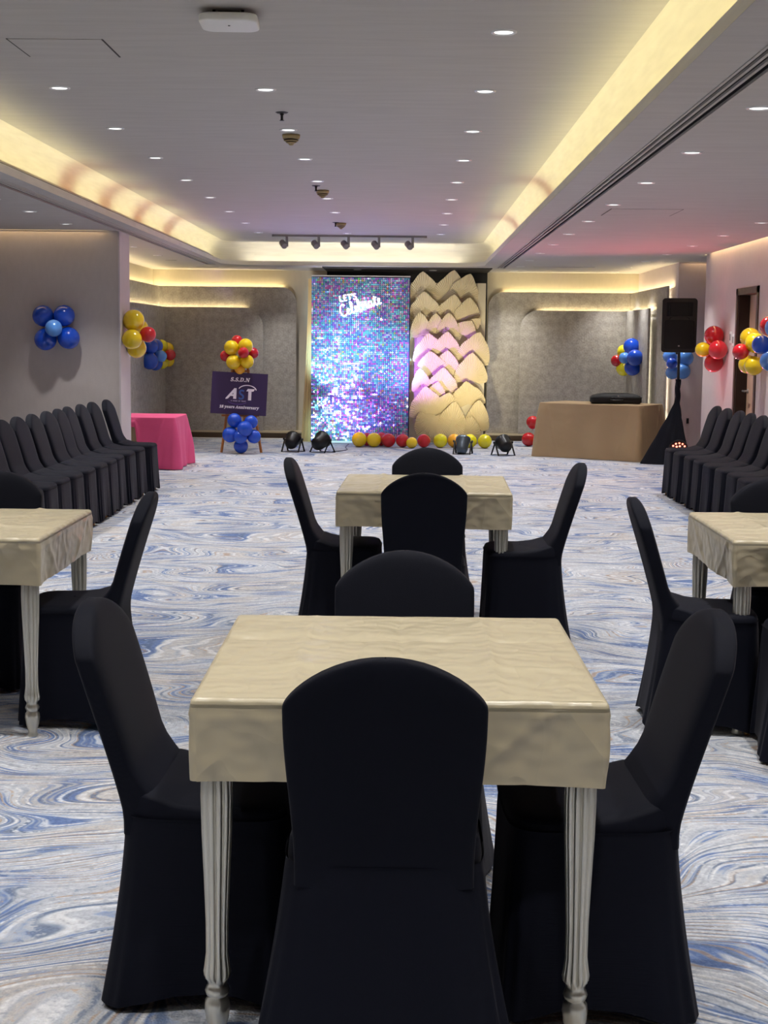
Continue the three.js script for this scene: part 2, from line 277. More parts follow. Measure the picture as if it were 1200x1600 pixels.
// their light: a strip of light-emitting tape on the wall side just under the top edge
function areaLight(name, color, intensity, w, h, pos, dir, up) {
  const l = new THREE.RectAreaLight(color, intensity, w, h); l.name = name; l.position.set(...pos);
  const m = new THREE.Matrix4().lookAt(new THREE.Vector3(), new THREE.Vector3(...dir), new THREE.Vector3(...up)); l.quaternion.setFromRotationMatrix(m); scene.add(l); return l;
}
const alcoveTape = (x0, x1, y, z, side, label) => {
  single('led_strip_light', span(x0, x1, y - 0.008, y, z - 0.006, z + 0.006), M.panelLed, label, 'light strip');
  areaLight('panel_light', LIGHT.panelColor, LIGHT.panel, x1 - x0, 0.016, [(x0 + x1) / 2, y + 0.004, z], [0, 1, 0], [0, 0, 1]);
};
const alcoveTapeSide = (z0, z1, y, x, label) => {
  single('led_strip_light', span(x - 0.006, x + 0.006, y - 0.008, y, z0, z1), M.panelLed, label, 'light strip');
  areaLight('panel_light', LIGHT.panelColor, LIGHT.panel, z1 - z0, 0.016, [x, y + 0.004, (z0 + z1) / 2], [0, 1, 0], [1, 0, 0]);
};
alcoveTape(-3.86, -1.9, 2.27, ZB + 0.045, 1, 'warm light strip along the upper edge of the left grey felt wall panel');
alcoveTape(-3.76, -2.46, 1.955, ZB + 0.14, 1, 'warm light strip along the lower edge step of the left grey felt panels');
alcoveTapeSide(-22.16, -15.0, 2.27, -3.9 + 0.045, 'warm light strip over the felt on the left alcove side wall, upper step');
alcoveTapeSide(-22.06, -15.0, 1.955, -3.9 + 0.14, 'warm light strip over the felt on the left alcove side wall, lower step');
alcoveTape(1.46, 3.46, 2.23, ZB + 0.045, -1, 'warm light strip along the upper edge of the right grey felt wall panel');
alcoveTape(1.98, 3.37, 1.955, ZB + 0.14, -1, 'warm light strip along the lower edge step of the right grey felt panels');
alcoveTapeSide(-22.16, -19.2, 2.23, 3.5 - 0.045, 'warm light strip over the felt behind the loudspeaker, upper step');
alcoveTapeSide(-22.06, -19.95, 1.955, 3.5 - 0.14, 'warm light strip over the felt behind the loudspeaker, lower step');
// upright strips behind the panels' ends beside the loudspeaker stand
const uprightTape = (x, z, y0, y1, power, label) => {
  single('led_strip_light', span(x - 0.006, x + 0.006, y0, y1, z - 0.006, z + 0.006), M.coveLed, label, 'light strip');
  areaLight('panel_light', new THREE.Color(1, 0.93, 0.74), power, 0.016, y1 - y0, [x + 0.007, (y0 + y1) / 2, z], [0.9, 0, 0.44], [0, 1, 0]);
};
uprightTape(3.327, -20.35, 0.13, 1.9, 26, 'upright cool white light strip at the end of the inner felt panel');
uprightTape(3.434, -19.52, 0.13, 2.2, 20, 'upright cool white light strip at the end of the outer felt panel');

struct('baseboard_left', [span(-3.9, -1.45, 0, 0.085, ZB, ZB + 0.16), span(-3.9, -3.72, 0, 0.085, ZB, -14.95)], M.plinth);
struct('trim_8', [span(-3.9, -1.45, 0.085, 0.112, ZB, ZB + 0.215), span(-3.9, -3.69, 0.085, 0.112, ZB + 0.2, -14.95)], M.plinthCap);
struct('baseboard_right', [span(1.2, 3.5, 0, 0.085, ZB, ZB + 0.16), span(3.33, 3.5, 0, 0.085, ZB, -19.15)], M.plinth);
struct('trim_9', [span(1.2, 3.5, 0.085, 0.112, ZB, ZB + 0.215), span(3.28, 3.5, 0.085, 0.112, ZB + 0.2, -19.15)], M.plinthCap);
// dark stage recess behind the backdrop and its dark soffit panel
struct('trim_10', span(-1.24, 1.2, 0.0, HL - 0.002, ZB, ZB + 0.03), M.black);
struct('trim_11', span(-1.24, 1.2, HL - 0.012, HL, ZB + 0.03, -20.9), M.darkPanel);

// cove light of the tray
const cx = (TX0 + TX1) / 2;
// the side tapes: a few short lengths have aged to amber
M.amberLed = std({ color: 0xffffff, emissive: new THREE.Color(1, 0.5, 0.14), emissiveIntensity: 1.2 });
[[TX1 + 0.045, 'right', [-16.2, -12.5]], [TX0 - 0.045, 'left', [-16.7, -14.9, -13.3, -11.8]]].forEach(([x, side, amber]) => {
  const t = thing('led_strip_light', `warm white light strip hidden in the ${side} cove of the raised ceiling`, 'light strip', [x, HL + 0.034, 0]);
  let z0 = TZ0 + 0.3;
  part('profile', span(-0.012, 0.012, -0.018, 0, z0, 1.6), M.steel, t);
  const run = (za, zb, mat, color, k, name) => { part(name, span(-0.01, 0.01, 0, 0.005, za, zb), mat, t); areaLight('cove_light', color, LIGHT.cove * k, zb - za, 0.02, [x, HL + 0.042, (za + zb) / 2], [0, 1, 0], [1, 0, 0]); };
  for (const z of amber) { run(z0, z - 0.26, M.coveLed, LIGHT.coveColor, 1, 'tape'); run(z - 0.26, z + 0.26, M.amberLed, new THREE.Color(1, 0.4, 0.1), 0.4, 'amber_tape'); z0 = z + 0.26; }
  run(z0, 1.6, M.coveLed, LIGHT.coveColor, 1, 'tape');
});
single('led_strip_light', span(TX0 + 0.3, TX1 - 0.3, HL + 0.016, HL + 0.021, TZ0 - 0.055, TZ0 - 0.035), M.coveLed, 'white light strip hidden in the cove above the stage', 'light strip');
areaLight('cove_light', new THREE.Color(1, 0.95, 0.82), LIGHT.cove * 1.0, TX1 - TX0 - 0.6, 0.02, [cx, HL + 0.024, TZ0 - 0.045], [0, 1, 0], [0, 0, 1]);
// wall-washing slots where the low ceiling stops short of the walls
single('led_strip_light', span(3.52, 3.56, HL + 0.095, HL + 0.1, -17.4, 1.5), M.panelLed, 'warm light strip in the ceiling slot along the right wall', 'light strip');
areaLight('slot_light', LIGHT.slotColor, LIGHT.slot, 18.8, 0.03, [3.535, HL + 0.09, -7.95], [0, -1, 0], [1, 0, 0]);
single('led_strip_light', span(XL + 0.1, -3.0, HL + 0.095, HL + 0.1, -14.375, -14.34), M.panelLed, 'warm light strip in the ceiling slot over the left wall with blue balloons', 'light strip');
areaLight('slot_light', LIGHT.slotColor, LIGHT.slot * 0.8, 1.5, 0.03, [-3.75, HL + 0.09, -14.355], [0, -1, 0], [0, 0, 1]);

single('led_strip_light', span(3.56, 3.94, HL + 0.095, HL + 0.1, -18.93, -18.9), M.panelLed, 'short warm light strip in the ceiling slot behind the loudspeaker', 'light strip');
areaLight('slot_light', LIGHT.slotColor, LIGHT.slot * 0.8, 0.38, 0.03, [3.75, HL + 0.09, -18.905], [0, -1, 0], [0, 0, 1]);

// long air slots: two bars divide each opening into three
function airSlot([x0, x1, z0, z1], label) {
  const t = thing('slot_diffuser', label, 'air vent', [(x0 + x1) / 2, HL, (z0 + z1) / 2], 0), w = x1 - x0, d = z1 - z0;
  part('duct', [box(w, 0.01, d, 0, 0.1, 0), box(0.004, 0.1, d, -w / 2, 0.06, 0), box(0.004, 0.1, d, w / 2, 0.06, 0)], M.black, t);
  for (const k of [-1, 1]) part('slat', box(0.014, 0.012, d, k * w / 6, 0.008, 0), M.ceiling, t);
  for (const k of [-1, 1]) part('edge_trim', box(0.012, 0.006, d, k * (w / 2 + 0.004), -0.002, 0), M.ceiling, t);
}
airSlot(SLOT_R, 'long three-slot air vent in the ceiling right of the raised tray');
airSlot(SLOT_L, 'long three-slot air vent in the ceiling left of the raised tray');

// door in the right wall
{
  const d = thing('door_1', null, null, [XR, 0, -15.4]); d.userData.kind = 'structure';
  part('door_frame', [span(-0.012, 0.13, 0, 2.1, 0.43, 0.5), span(-0.012, 0.13, 0, 2.1, -0.5, -0.43), span(-0.012, 0.13, 2.03, 2.1, -0.5, 0.5)], M.doorFrame, d);
  part('door_reveal', [span(0.0, 0.12, 0, 2.03, -0.43, -0.4), span(0.0, 0.12, 0, 2.03, 0.4, 0.43)], M.doorDark, d);
  part('door_leaf', span(0.12, 0.165, 0.005, 2.03, -0.43, 0.43), M.doorLeaf, d);
  part('door_handle', [rod([0.12, 1.0, -0.34], [0.055, 1.0, -0.34], 0.009), rod([0.06, 1.0, -0.345], [0.06, 1.0, -0.22], 0.009), cyl(0.024, 0.024, 0.008, 0, 0, 0).rotateZ(Math.PI / 2).translate(0.116, 1.0, -0.34)], M.steel, d);
}

// ---------------------------------------------------------------- ceiling fittings
const ORD = ['first', 'second', 'third', 'fourth', 'fifth', 'sixth', 'seventh', 'eighth', 'ninth', 'tenth', 'eleventh', 'twelfth', 'thirteenth', 'fourteenth', 'fifteenth', 'sixteenth'];
function makeDownlight() {
  const t = new THREE.Group(); t.name = 'downlight';
  part('trim_ring', lathe([[0.04, 0.002], [0.043, -0.004], [0.052, -0.007], [0.058, -0.004], [0.06, 0.0]], 28), M.trim, t);
  part('lens', new THREE.CircleGeometry(0.042, 24).rotateX(Math.PI / 2).translate(0, -0.002, 0), M.glow, t);
  return t;
}
const downProto = makeDownlight();
function downlight(x, y, z, label, group) {
  const t = downProto.clone(); t.name = numbered('downlight'); t.position.set(x, y, z); scene.add(t); tag(t, label, 'ceiling light', group);
  const s = new THREE.SpotLight(LIGHT.downColor, LIGHT.down, 0, rad(46), 0.9, 2); s.name = 'downlight_lamp';
  s.position.set(x, y - 0.012, z); s.target.position.set(x, 0, z); s.castShadow = true; s.shadow.radius = 1.8; scene.add(s, s.target);
}
const ROW = (k) => (k === 10 ? -21.6 : -(6.62 + 1.525 * k));
const lightRow = (xs, y, ks, phrase, group) => { const back = [...ks].sort((a, b) => b - a); back.forEach((k, i) => downlight(typeof xs === 'function' ? xs(k) : xs, y, ROW(k), `${ORD[i]} recessed downlight from the stage end, ${phrase}`, group)); };
lightRow(-1.94, HR, [-4, -3, -2, -1, 0, 1, 2, 3, 4, 5, 6, 7, 8], 'left row of the raised ceiling', 'downlights in the raised ceiling');
lightRow(-0.8, HR, [-4, -3, -2, -1, 1, 2, 3, 4, 5, 6, 7, 8], 'middle row of the raised ceiling', 'downlights in the raised ceiling');
lightRow(0.41, HR, [-4, -3, -2, -1, 0, 1, 2, 3, 4, 5, 6, 7, 8], 'right row of the raised ceiling', 'downlights in the raised ceiling');
lightRow(1.555, HL, [-3, -2, -1, 0, 1, 2, 3, 4, 5, 6, 7, 8, 9, 10], 'beside the right air vent', 'downlights in the right low ceiling');
lightRow(3.05, HL, [-1, 0, 1, 2, 3, 4, 5, 6, 7, 8, 9, 10], 'outer row near the right wall', 'downlights in the right low ceiling');
lightRow(-3.19, HL, [-1, 0, 1, 2, 3, 3.7, 4.55, 6.68, 7.8], 'left low ceiling', 'downlights in the left low ceiling');
downlight(-1.89, HL, -21.5, 'small downlight in the low ceiling left of the dark stage soffit', 'downlights above the stage');
downlight(-0.75, HL - 0.012, -21.45, 'left one of two downlights in the dark stage soffit', 'downlights above the stage');
downlight(0.36, HL - 0.012, -21.45, 'right one of two downlights in the dark stage soffit', 'downlights above the stage');

for (const [z, w] of [[-9.9, 'nearest'], [-13.5, 'middle'], [-17.2, 'farthest']]) {
  const t = thing('smoke_detector', `${w} of three beige dome smoke detectors on the raised ceiling`, 'smoke detector', [-0.8, HR, z], 0, 'smoke detectors');
  part('base', lathe([[0, 0], [0.06, 0], [0.06, -0.014], [0.054, -0.03], [0, -0.03]].reverse()), M.beige, t);
  part('sensor_dome', [lathe([[0, -0.072], [0.014, -0.07], [0.018, -0.06], [0.03, -0.055], [0.034, -0.05], [0, -0.05]]), lathe([[0, -0.046], [0.044, -0.046], [0.05, -0.036], [0, -0.036]])], M.beige, t);
  part('vent_gap', cyl(0.03, 0.04, 0.012, 0, -0.04, 0), M.darkMetal, t);
}
for (const [x, z, w] of [[-0.78, -8.95, 'nearest'], [-0.835, -13.1, 'middle'], [-0.86, -17.1, 'farthest']]) {
  const t = thing('sprinkler', `${w} of three dark fire sprinklers beside the smoke detectors`, 'sprinkler', [x, HR, z], 0, 'fire sprinklers');
  part('escutcheon', lathe([[0, -0.008], [0.03, -0.006], [0.04, 0]]), M.darkMetal, t);
  part('sprinkler_head', [cyl(0.008, 0.008, 0.04, 0, -0.026, 0), cyl(0.014, 0.014, 0.003, 0, -0.048, 0), cyl(0.012, 0.012, 0.008, 0, -0.012, 0)], M.darkMetal, t);
}
{ // wireless access point
  const t = thing('wireless_access_point', 'white rounded square wireless access point hung under the raised ceiling', 'access point', [-0.77, HR, -6.28], rad(2));
  const s = new THREE.Shape(); roundRect(s, -0.115, -0.115, 0.115, 0.115, 0.05);
  const g = new THREE.ExtrudeGeometry(s, { depth: 0.018, bevelEnabled: true, bevelThickness: 0.008, bevelSize: 0.008, bevelSegments: 3, curveSegments: 10 }); g.rotateX(Math.PI / 2); g.translate(0, -0.03, 0);
  part('housing', toCreasedNormals(g, 0.6), M.white, t);
  part('bracket', [box(0.09, 0.022, 0.06, 0, -0.011, 0), box(0.012, 0.026, 0.012, 0.06, -0.012, 0.05), box(0.012, 0.026, 0.012, -0.06, -0.012, 0.05)], M.darkMetal, t);
  part('status_light', cyl(0.005, 0.005, 0.002, 0, -0.0575, 0.02), M.darkMetal, t);
}
{ // ceiling hatches: a lid proud by two millimetres inside a dark gap
  const hatch = (x, y, z, w, d, label) => { const t = thing('access_hatch', label, 'ceiling hatch', [x, y, z]); part('gap', box(w, 0.002, d, 0, -0.001, 0), M.darkPanel, t); part('lid', box(w - 0.016, 0.0022, d + 0.002, 0, -0.0016, 0), M.ceiling, t); };
  hatch(-1.65, HR, -7.05, 0.45, 0.42, 'square access hatch in the raised ceiling beside the left cove');
  hatch(1.87, HL, -11.85, 0.57, 0.6, 'square access hatch in the low ceiling right of the air vent');
  const v = thing('linear_vent', 'short dark linear vent in the low ceiling near the right felt wall', 'air vent', [2.17, HL, -20.4]);
  part('opening', box(0.82, 0.003, 0.04, 0, -0.001, 0), M.darkPanel, v); part('frame', [box(0.85, 0.005, 0.014, 0, -0.002, 0.03), box(0.85, 0.005, 0.014, 0, -0.002, -0.03)], M.ceiling, v);
  const v2 = thing('linear_vent', 'small linear vent in the low ceiling of the left alcove', 'air vent', [-2.95, HL, -21.35]);
  part('opening', box(0.3, 0.003, 0.05, 0, -0.001, 0), M.darkPanel, v2); part('frame', [box(0.33, 0.005, 0.014, 0, -0.002, 0.035), box(0.33, 0.005, 0.014, 0, -0.002, -0.035)], M.ceiling, v2);
  const v3 = thing('ceiling_speaker', 'small round dark ceiling disc behind the left wall stub', 'ceiling speaker', [-3.2, HL, -19.6]);
  part('disc', lathe([[0, -0.006], [0.07, -0.005], [0.08, 0]]), M.trackGrey, v3);
}
// track with five spotlights, off
{
  single('ceiling_track', [box(1.98, 0.026, 0.034, -0.78, HR - 0.013, -19.15), box(0.03, 0.03, 0.038, -1.78, HR - 0.013, -19.15), box(0.03, 0.03, 0.038, 0.22, HR - 0.013, -19.15)], M.trackGrey, 'grey spotlight track across the raised ceiling before the stage', 'light track');
  const proto = new THREE.Group(); proto.name = 'track_spotlight';
  part('driver_box', box(0.035, 0.13, 0.05, 0, -0.091, 0, 0.006), M.trackGrey, proto);
  const head = part('lamp_head', [lathe([[0, -0.06], [0.034, -0.06], [0.042, -0.05], [0.042, 0.055], [0.036, 0.06], [0.036, 0.045], [0, 0.04]], 24).rotateX(rad(-62)).rotateY(rad(25)).translate(-0.048, -0.125, -0.02)], M.trackGrey, proto);
  part('bracket', rod([0, -0.12, 0], [-0.045, -0.125, -0.01], 0.008), M.darkMetal, proto);
  [-1.6, -1.18, -0.79, -0.39, 0.05].forEach((x, i) => { const c = proto.clone(); c.name = numbered('track_spotlight'); c.position.set(x, HR - 0.0, -19.15); scene.add(c); tag(c, `${ORD[i]} grey track spotlight from the left on the ceiling track`, 'spotlight', 'spotlights on the ceiling track'); });
}

// ---------------------------------------------------------------- chairs
// covers are rows of rounded outlines; local +z is the way the sitter faces
function sup(a, n) { const c = Math.cos(a), s = Math.sin(a); return [Math.sign(c) * Math.abs(c) ** (2 / n), Math.sign(s) * Math.abs(s) ** (2 / n)]; }
const backZ = (y) => -0.172 - 0.135 * Math.max(0, (y - 0.44) / 0.46) ** 1.12;
function chairBack() {
  const rows = [];
  for (let k = 0; k <= 14; k++) { const y = lerp(0.4, 0.79, k / 14); rows.push([y, 0.183 + 0.017 * smooth(0.44, 0.76, y), 0.03]); }
  for (const s of [0.995, 0.98, 0.955, 0.92, 0.87, 0.8, 0.72, 0.62, 0.5, 0.38, 0.26, 0.15, 0.06, 0.004]) { const y = 0.795 + 0.105 * (1 - s ** 1.9) ** 0.74; rows.push([y, 0.2 * s, 0.006 + 0.024 * Math.sqrt(Math.max(0, 1 - ((y - 0.79) / 0.11) ** 5))]); }
  const g = surface(56, rows.length - 1, (u, v, i, j) => { const [y, w, t] = rows[j], [a, b] = sup(-u * Math.PI * 2, 5.5); const z = backZ(y) + b * t + 0.055 * smooth(0.58, 0.44, y) ** 1.3 * Math.max(0, b); return [a * w, y, z, a * w, y + b * 0.1]; }, true);
  return g;
}
function chairSeat() {
  const rows = [[0.02, 0.4795], [0.3, 0.479], [0.6, 0.477], [0.8, 0.474], [0.9, 0.471], [0.955, 0.466], [0.985, 0.458], [1, 0.447], [1.004, 0.438], [0.998, 0.43], [0.985, 0.425]];
  return surface(64, rows.length - 1, (u, v, i, j) => { const [k, y] = rows[j], [a, b] = sup(-u * Math.PI * 2, 5); const x = a * 0.203 * k, z = b * (b < 0 ? 0.197 : 0.177) * k; return [x, y + (j < 7 ? 0.03 * smooth(-0.02, 0.16, -z) ** 2 : 0.02 * smooth(0.12, 0.2, -z)), z, x, z]; }, true);
}
function chairSkirt(flare, seed, foldAmp) {
  const r = rng(seed), ph = [r() * 6, r() * 6, r() * 6], nR = 16;
  return surface(128, nR, (u, v, i, j) => {
    const th = -u * Math.PI * 2, [a, b] = sup(th, 5.2), corner = Math.abs(Math.sin(2 * th)), t = v;
    const hem = 0.012 + 0.03 * (1 - corner) ** 1.3;
    const y = j === 0 ? 0.446 : j === 1 ? 0.438 : lerp(0.436, hem, (j - 1) / (nR - 1));
    const rear = smooth(0.2, -0.9, b), f = t ** 1.25;
    const sx = 0.206 + flare * (0.35 + 0.65 * rear) * f, szr = 0.203 + 0.06 * t ** 1.5, szf = 0.2 + 0.022 * f;
    let k = 1 - 0.07 * f * (1 - corner) ** 1.5;
    k += foldAmp * t ** 1.2 * (Math.sin(th * 12 + ph[0] + 2.2 * Math.sin(th * 2 + ph[1])) * 0.6 + 0.4 * Math.sin(th * 21 + ph[2]));
    if (j === 0) k *= 1.012; if (j === 1) k *= 0.992;
    return [a * sx * k, y, b * (b < 0 ? szr : szf - 0.022) * k, a * 0.25, y];
  }, true);
}
function makeChair(flare, seed, foldAmp) {
  const t = new THREE.Group(); t.name = 'banquet_chair';
  part('back_cover', chairBack(), M.chair, t);
  part('seat_cover', chairSeat(), M.chair, t);
  part('skirt', chairSkirt(flare, seed, foldAmp), M.chair, t);
  for (const [x, z] of [[-1, -1], [1, -1], [-1, 1], [1, 1]]) part('leg', rod([x * 0.14, 0.42, z * 0.13], [x * (z < 0 ? 0.17 + flare * 0.4 : 0.165), 0.0, z < 0 ? -0.205 : 0.142], 0.011), M.chairLeg, t);
  return t;
}
const chairProtos = [makeChair(0.085, 5, 0.03), makeChair(0.03, 9, 0.018), makeChair(0.004, 14, 0.036), makeChair(0.004, 23, 0.04)];
function chair(kind, x, z, turn, label, group) { const c = chairProtos[kind].clone(); c.name = numbered('banquet_chair'); c.position.set(x, 0, z); c.rotation.y = turn; scene.add(c); return tag(c, label, 'chair', group); }
const F = { near: Math.PI, far: 0, left: Math.PI / 2, right: -Math.PI / 2 };
chair(0, -0.035, -3.0, F.near, 'black covered chair with its back to the camera, near side of the front table', 'chairs at the tables');
chair(0, 0.0, -3.81, F.far, 'black covered chair on the far side of the front table, only its crown showing', 'chairs at the tables');
chair(1, -0.42, -3.27, F.left - 0.03, 'black covered chair on the left side of the front table', 'chairs at the tables');
chair(1, 0.408, -3.23, F.right + 0.03, 'black covered chair on the right side of the front table', 'chairs at the tables');
chair(1, 0.085, -6.9, F.near, 'black covered chair with its back to the camera at the second, farther table', 'chairs at the tables');
chair(0, 0.12, -7.86, F.far, 'black covered chair on the far side of the second, farther table', 'chairs at the tables');
chair(0, -0.3, -7.38, F.left, 'black covered chair on the left side of the second, farther table', 'chairs at the tables');
chair(1, 0.58, -7.26, F.right, 'black covered chair on the right side of the second, farther table', 'chairs at the tables');
chair(0, -1.31, -5.62, F.right + 0.05, 'black covered chair at the right end of the left cropped table', 'chairs at the tables');
chair(1, -1.83, -6.13, F.far, 'black covered chair behind the left cropped table', 'chairs at the tables');
chair(1, 1.2, -5.63, F.left - 0.06, 'black covered chair at the left end of the right cropped table', 'chairs at the tables');
chair(0, 1.66, -6.2, F.far, 'black covered chair behind the right cropped table', 'chairs at the tables');
chair(0, 1.56, -5.28, F.near, 'black covered chair on the near side of the right cropped table', 'chairs at the tables');
{
  const rr = rng(4);
  [-14.12, -13.56, -13.08, -12.6, -12.18, -11.77, -11.32, -10.9, -10.48, -10.05, -9.62].forEach((z, i) => chair(2 + (i % 2), -2.665 + (rr() - 0.5) * 0.03, z, F.left + (rr() - 0.5) * 0.05, `${ORD[i]} black covered chair from the far end of the row along the left wall`, 'row of chairs on the left'));
  [-14.22, -13.75, -13.26, -12.83, -12.4, -11.95, -11.5, -11.06, -10.6].forEach((z, i) => chair(3 - (i % 2), 2.755 + (rr() - 0.5) * 0.03, z, F.right + (rr() - 0.5) * 0.05, `${ORD[i]} black covered chair from the far end of the row along the right wall`, 'row of chairs on the right'));
}

// ---------------------------------------------------------------- tables and cloths
function tableLeg() {
  const prof = [[0, 0.019], [0.006, 0.02], [0.012, 0.0165], [0.022, 0.0175], [0.045, 0.025], [0.066, 0.0278], [0.08, 0.0262], [0.088, 0.02], [0.092, 0.0235], [0.1, 0.0265], [0.108, 0.0235], [0.113, 0.0205], [0.121, 0.022], [0.128, 0.0275], [0.138, 0.029], [0.15, 0.027], [0.175, 0.0238], [0.24, 0.024], [0.33, 0.0275], [0.42, 0.0318], [0.49, 0.0335], [0.53, 0.0325], [0.55, 0.0285], [0.558, 0.0245], [0.563, 0.026], [0.575, 0.028], [0.585, 0.0265], [0.65, 0.0265]];
  return surface(120, prof.length - 1, (u, v, i, j) => { const [y, r] = prof[j], fl = y > 0.125 && y < 0.557 ? 1 : 0, a = -u * Math.PI * 2; const k = fl ? 1.03 - 0.25 * (1 - Math.abs(Math.sin(a * 5)) ** 0.6) : 1; return [Math.cos(a) * r * k, y, Math.sin(a) * r * k, u, y * 2]; }, true);
}
const legGeo = tableLeg(), TW = 0.87, TD = 0.93;
function clothGeo(w, d, drop, top, seed, opt = {}) {
  const r = rng(seed), ph = Array.from({ length: 12 }, () => r() * 6.283), e = 0.01, ins = opt.round ?? 0.012;
  const creX = [-0.24 + 0.02 * r(), 0.02 * r(), 0.2 + 0.02 * r()].map((x) => x * w / 0.87), creZ = [-0.18 + 0.03 * r(), 0.17].map((z) => z * d / 0.93);
  const hTop = (x, z) => {
    let y = 0;
    creX.forEach((c, i) => { const q = Math.abs(x - c - 0.006 * Math.sin(z * 7 + ph[i])); y += (i % 2 ? -1 : 1) * 0.0085 * Math.exp(-q / 0.016); });
    creZ.forEach((c, i) => { const q = Math.abs(z - c - 0.005 * Math.sin(x * 6 + ph[i + 3])); y += (i % 2 ? 1 : -1) * 0.0085 * Math.exp(-q / 0.016); });
    y += 0.0045 * pn(x * 5 + seed * 3.1, z * 7, 997, 997, 3) + 0.0025 * (1 - 2 * Math.abs(pn(x * 9 + z * 5 + seed, z * 9 - x * 3, 997, 997, 5)));
    return y * (opt.flat ?? 1);
  };
  const nx = 90, nz = 96, hw = w / 2, hd = d / 2;
  const topG = surface(nx, nz, (u, v) => { const x = lerp(-hw + ins, hw - ins, u), z = lerp(-hd + ins, hd - ins, v); return [x, top + hTop(x, z) * smooth(0, 0.05, Math.min(hw - Math.abs(x), hd - Math.abs(z))), z, x, z]; });
  // perimeter walk with rounded corners of radius ins
  const per = [], seg = opt.seg ?? 70, cr = opt.corner ?? 0.014;
  const side = (x0, z0, x1, z1, nxx, nzz) => { for (let k = 0; k < seg; k++) per.push([lerp(x0, x1, k / seg), lerp(z0, z1, k / seg), nxx, nzz]); };
  const cnr = (x, z, a0) => { for (let k = 0; k < 8; k++) { const a = a0 - (k / 8) * Math.PI / 2; per.push([x + cr * Math.cos(a), z + cr * Math.sin(a), Math.cos(a), Math.sin(a), 1]); } };
  side(-hw + cr, hd, hw - cr, hd, 0, 1); cnr(hw - cr, hd - cr, Math.PI / 2);
  side(hw, hd - cr, hw, -hd + cr, 1, 0); cnr(hw - cr, -hd + cr, 0);
  side(hw - cr, -hd, -hw + cr, -hd, 0, -1); cnr(-hw + cr, -hd + cr, -Math.PI / 2);
  side(-hw, -hd + cr, -hw, hd - cr, -1, 0); cnr(-hw + cr, hd - cr, -Math.PI);
  per.push(per[0]);
  let q = 0; const len = per.map((p, i) => (q += i ? Math.hypot(p[0] - per[i - 1][0], p[1] - per[i - 1][1]) : 0)), total = q;
  const rows = opt.rows ?? 22;
  const skirt = surface(per.length - 1, rows + 4, (u, v, i, j) => {
    const [px, pz, ax, az] = per[i], s = len[i], cd = Math.min(hw - Math.abs(px), hd - Math.abs(pz)) ; // nearness to a corner along the side
    const along = Math.min(hw - Math.min(hw, Math.abs(px)), 9) + Math.min(hd - Math.min(hd, Math.abs(pz)), 9), corner = Math.exp(-along / (opt.cornerWidth ?? 0.05));
    if (j <= 4) { const a = (j / 4) * Math.PI / 2, o = -ins * (1 - Math.sin(a)); return [px + ax * o, top - ins * (1 - Math.cos(a)), pz + az * o, s, -j * 0.005]; }
    const t = (j - 4) / rows, fold = opt.fold ?? 0.004, w2 = 2 * Math.PI / total;
    let o = (opt.flare ?? -0.014) * t + 0.0035 * t;
    o += fold * t ** 0.9 * (pn(s * (opt.freq ?? 6) + seed, t * 1.4 + seed, Math.max(1, Math.round(total * (opt.freq ?? 6))), 99, 6) * 1.3 + 0.5 * Math.sin(s * w2 * Math.round(total * (opt.freq ?? 6) * 0.8) + ph[5]));
    o += (opt.cornerOut ?? 0.012) * corner * Math.sin(Math.min(1, t * 1.25) * Math.PI * 0.6) - 0.004 * Math.exp(-(((along - 0.07 - 0.1 * t) / 0.018) ** 2)) * t + 0.004 * Math.exp(-(((along - 0.11 - 0.2 * t) / 0.02) ** 2));
    o += 0.0025 * Math.exp(-(((t - 0.13 - 0.05 * Math.sin(s * 5 + ph[7])) / 0.05) ** 2));
    const y = top - ins - t * (drop - ins) * (opt.lift ? opt.lift(px, pz) : 1) + t * (opt.sag ?? 0.006) * pn(s * 3 + seed * 2.3, 0.5, Math.max(1, Math.round(total * 3)), 9, 7) - (opt.cornerDrop ?? 0.0) * corner * t;
    return [px + ax * o, Math.max(0.004, y), pz + az * o, s, y];
  }, true);
  return [topG, skirt];
}
function banquetTable(x, z, turn, where, seed) {
  const t = thing('banquet_table', `square table with silver fluted legs, ${where}`, 'table', [x, 0, z], turn, 'square banquet tables');
  part('tabletop', box(TW - 0.03, 0.022, TD - 0.03, 0, 0.734, 0, 0.004), M.tableWood, t);
  part('apron', [box(TW - 0.1, 0.07, 0.02, 0, 0.692, TD / 2 - 0.06), box(TW - 0.1, 0.07, 0.02, 0, 0.692, -TD / 2 + 0.06), box(0.02, 0.07, TD - 0.12, TW / 2 - 0.06, 0.692, 0), box(0.02, 0.07, TD - 0.12, -TW / 2 + 0.06, 0.692, 0)], M.tableWood, t);
  for (const [sx, sz] of [[-1, 1], [1, 1], [-1, -1], [1, -1]]) { const l = part('leg', legGeo, M.silver, t); l.position.set(sx * (TW / 2 - 0.05), 0, sz * (TD / 2 - 0.05)); l.scale.y = 0.727 / 0.65 * 0.985; l.scale.x = l.scale.z = 1.0; l.rotation.y = 0.3; }
  const c = single('tablecloth', clothGeo(TW, TD, 0.178, 0.762, seed), M.cloth, `champagne satin fitted cloth on the table ${where}`, 'tablecloth', 'champagne tablecloths');
  c.position.set(x, 0, z); c.rotation.y = turn;
}
banquetTable(-0.012, -3.37, rad(0.6), 'nearest the camera in the centre', 3);
banquetTable(0.1, -7.52, rad(-1.2), 'farther back in the centre', 8);
banquetTable(-1.79, -5.71, rad(0.4), 'cropped by the left edge', 12);
banquetTable(1.685, -5.89, rad(-0.5), 'cropped by the right edge', 17);

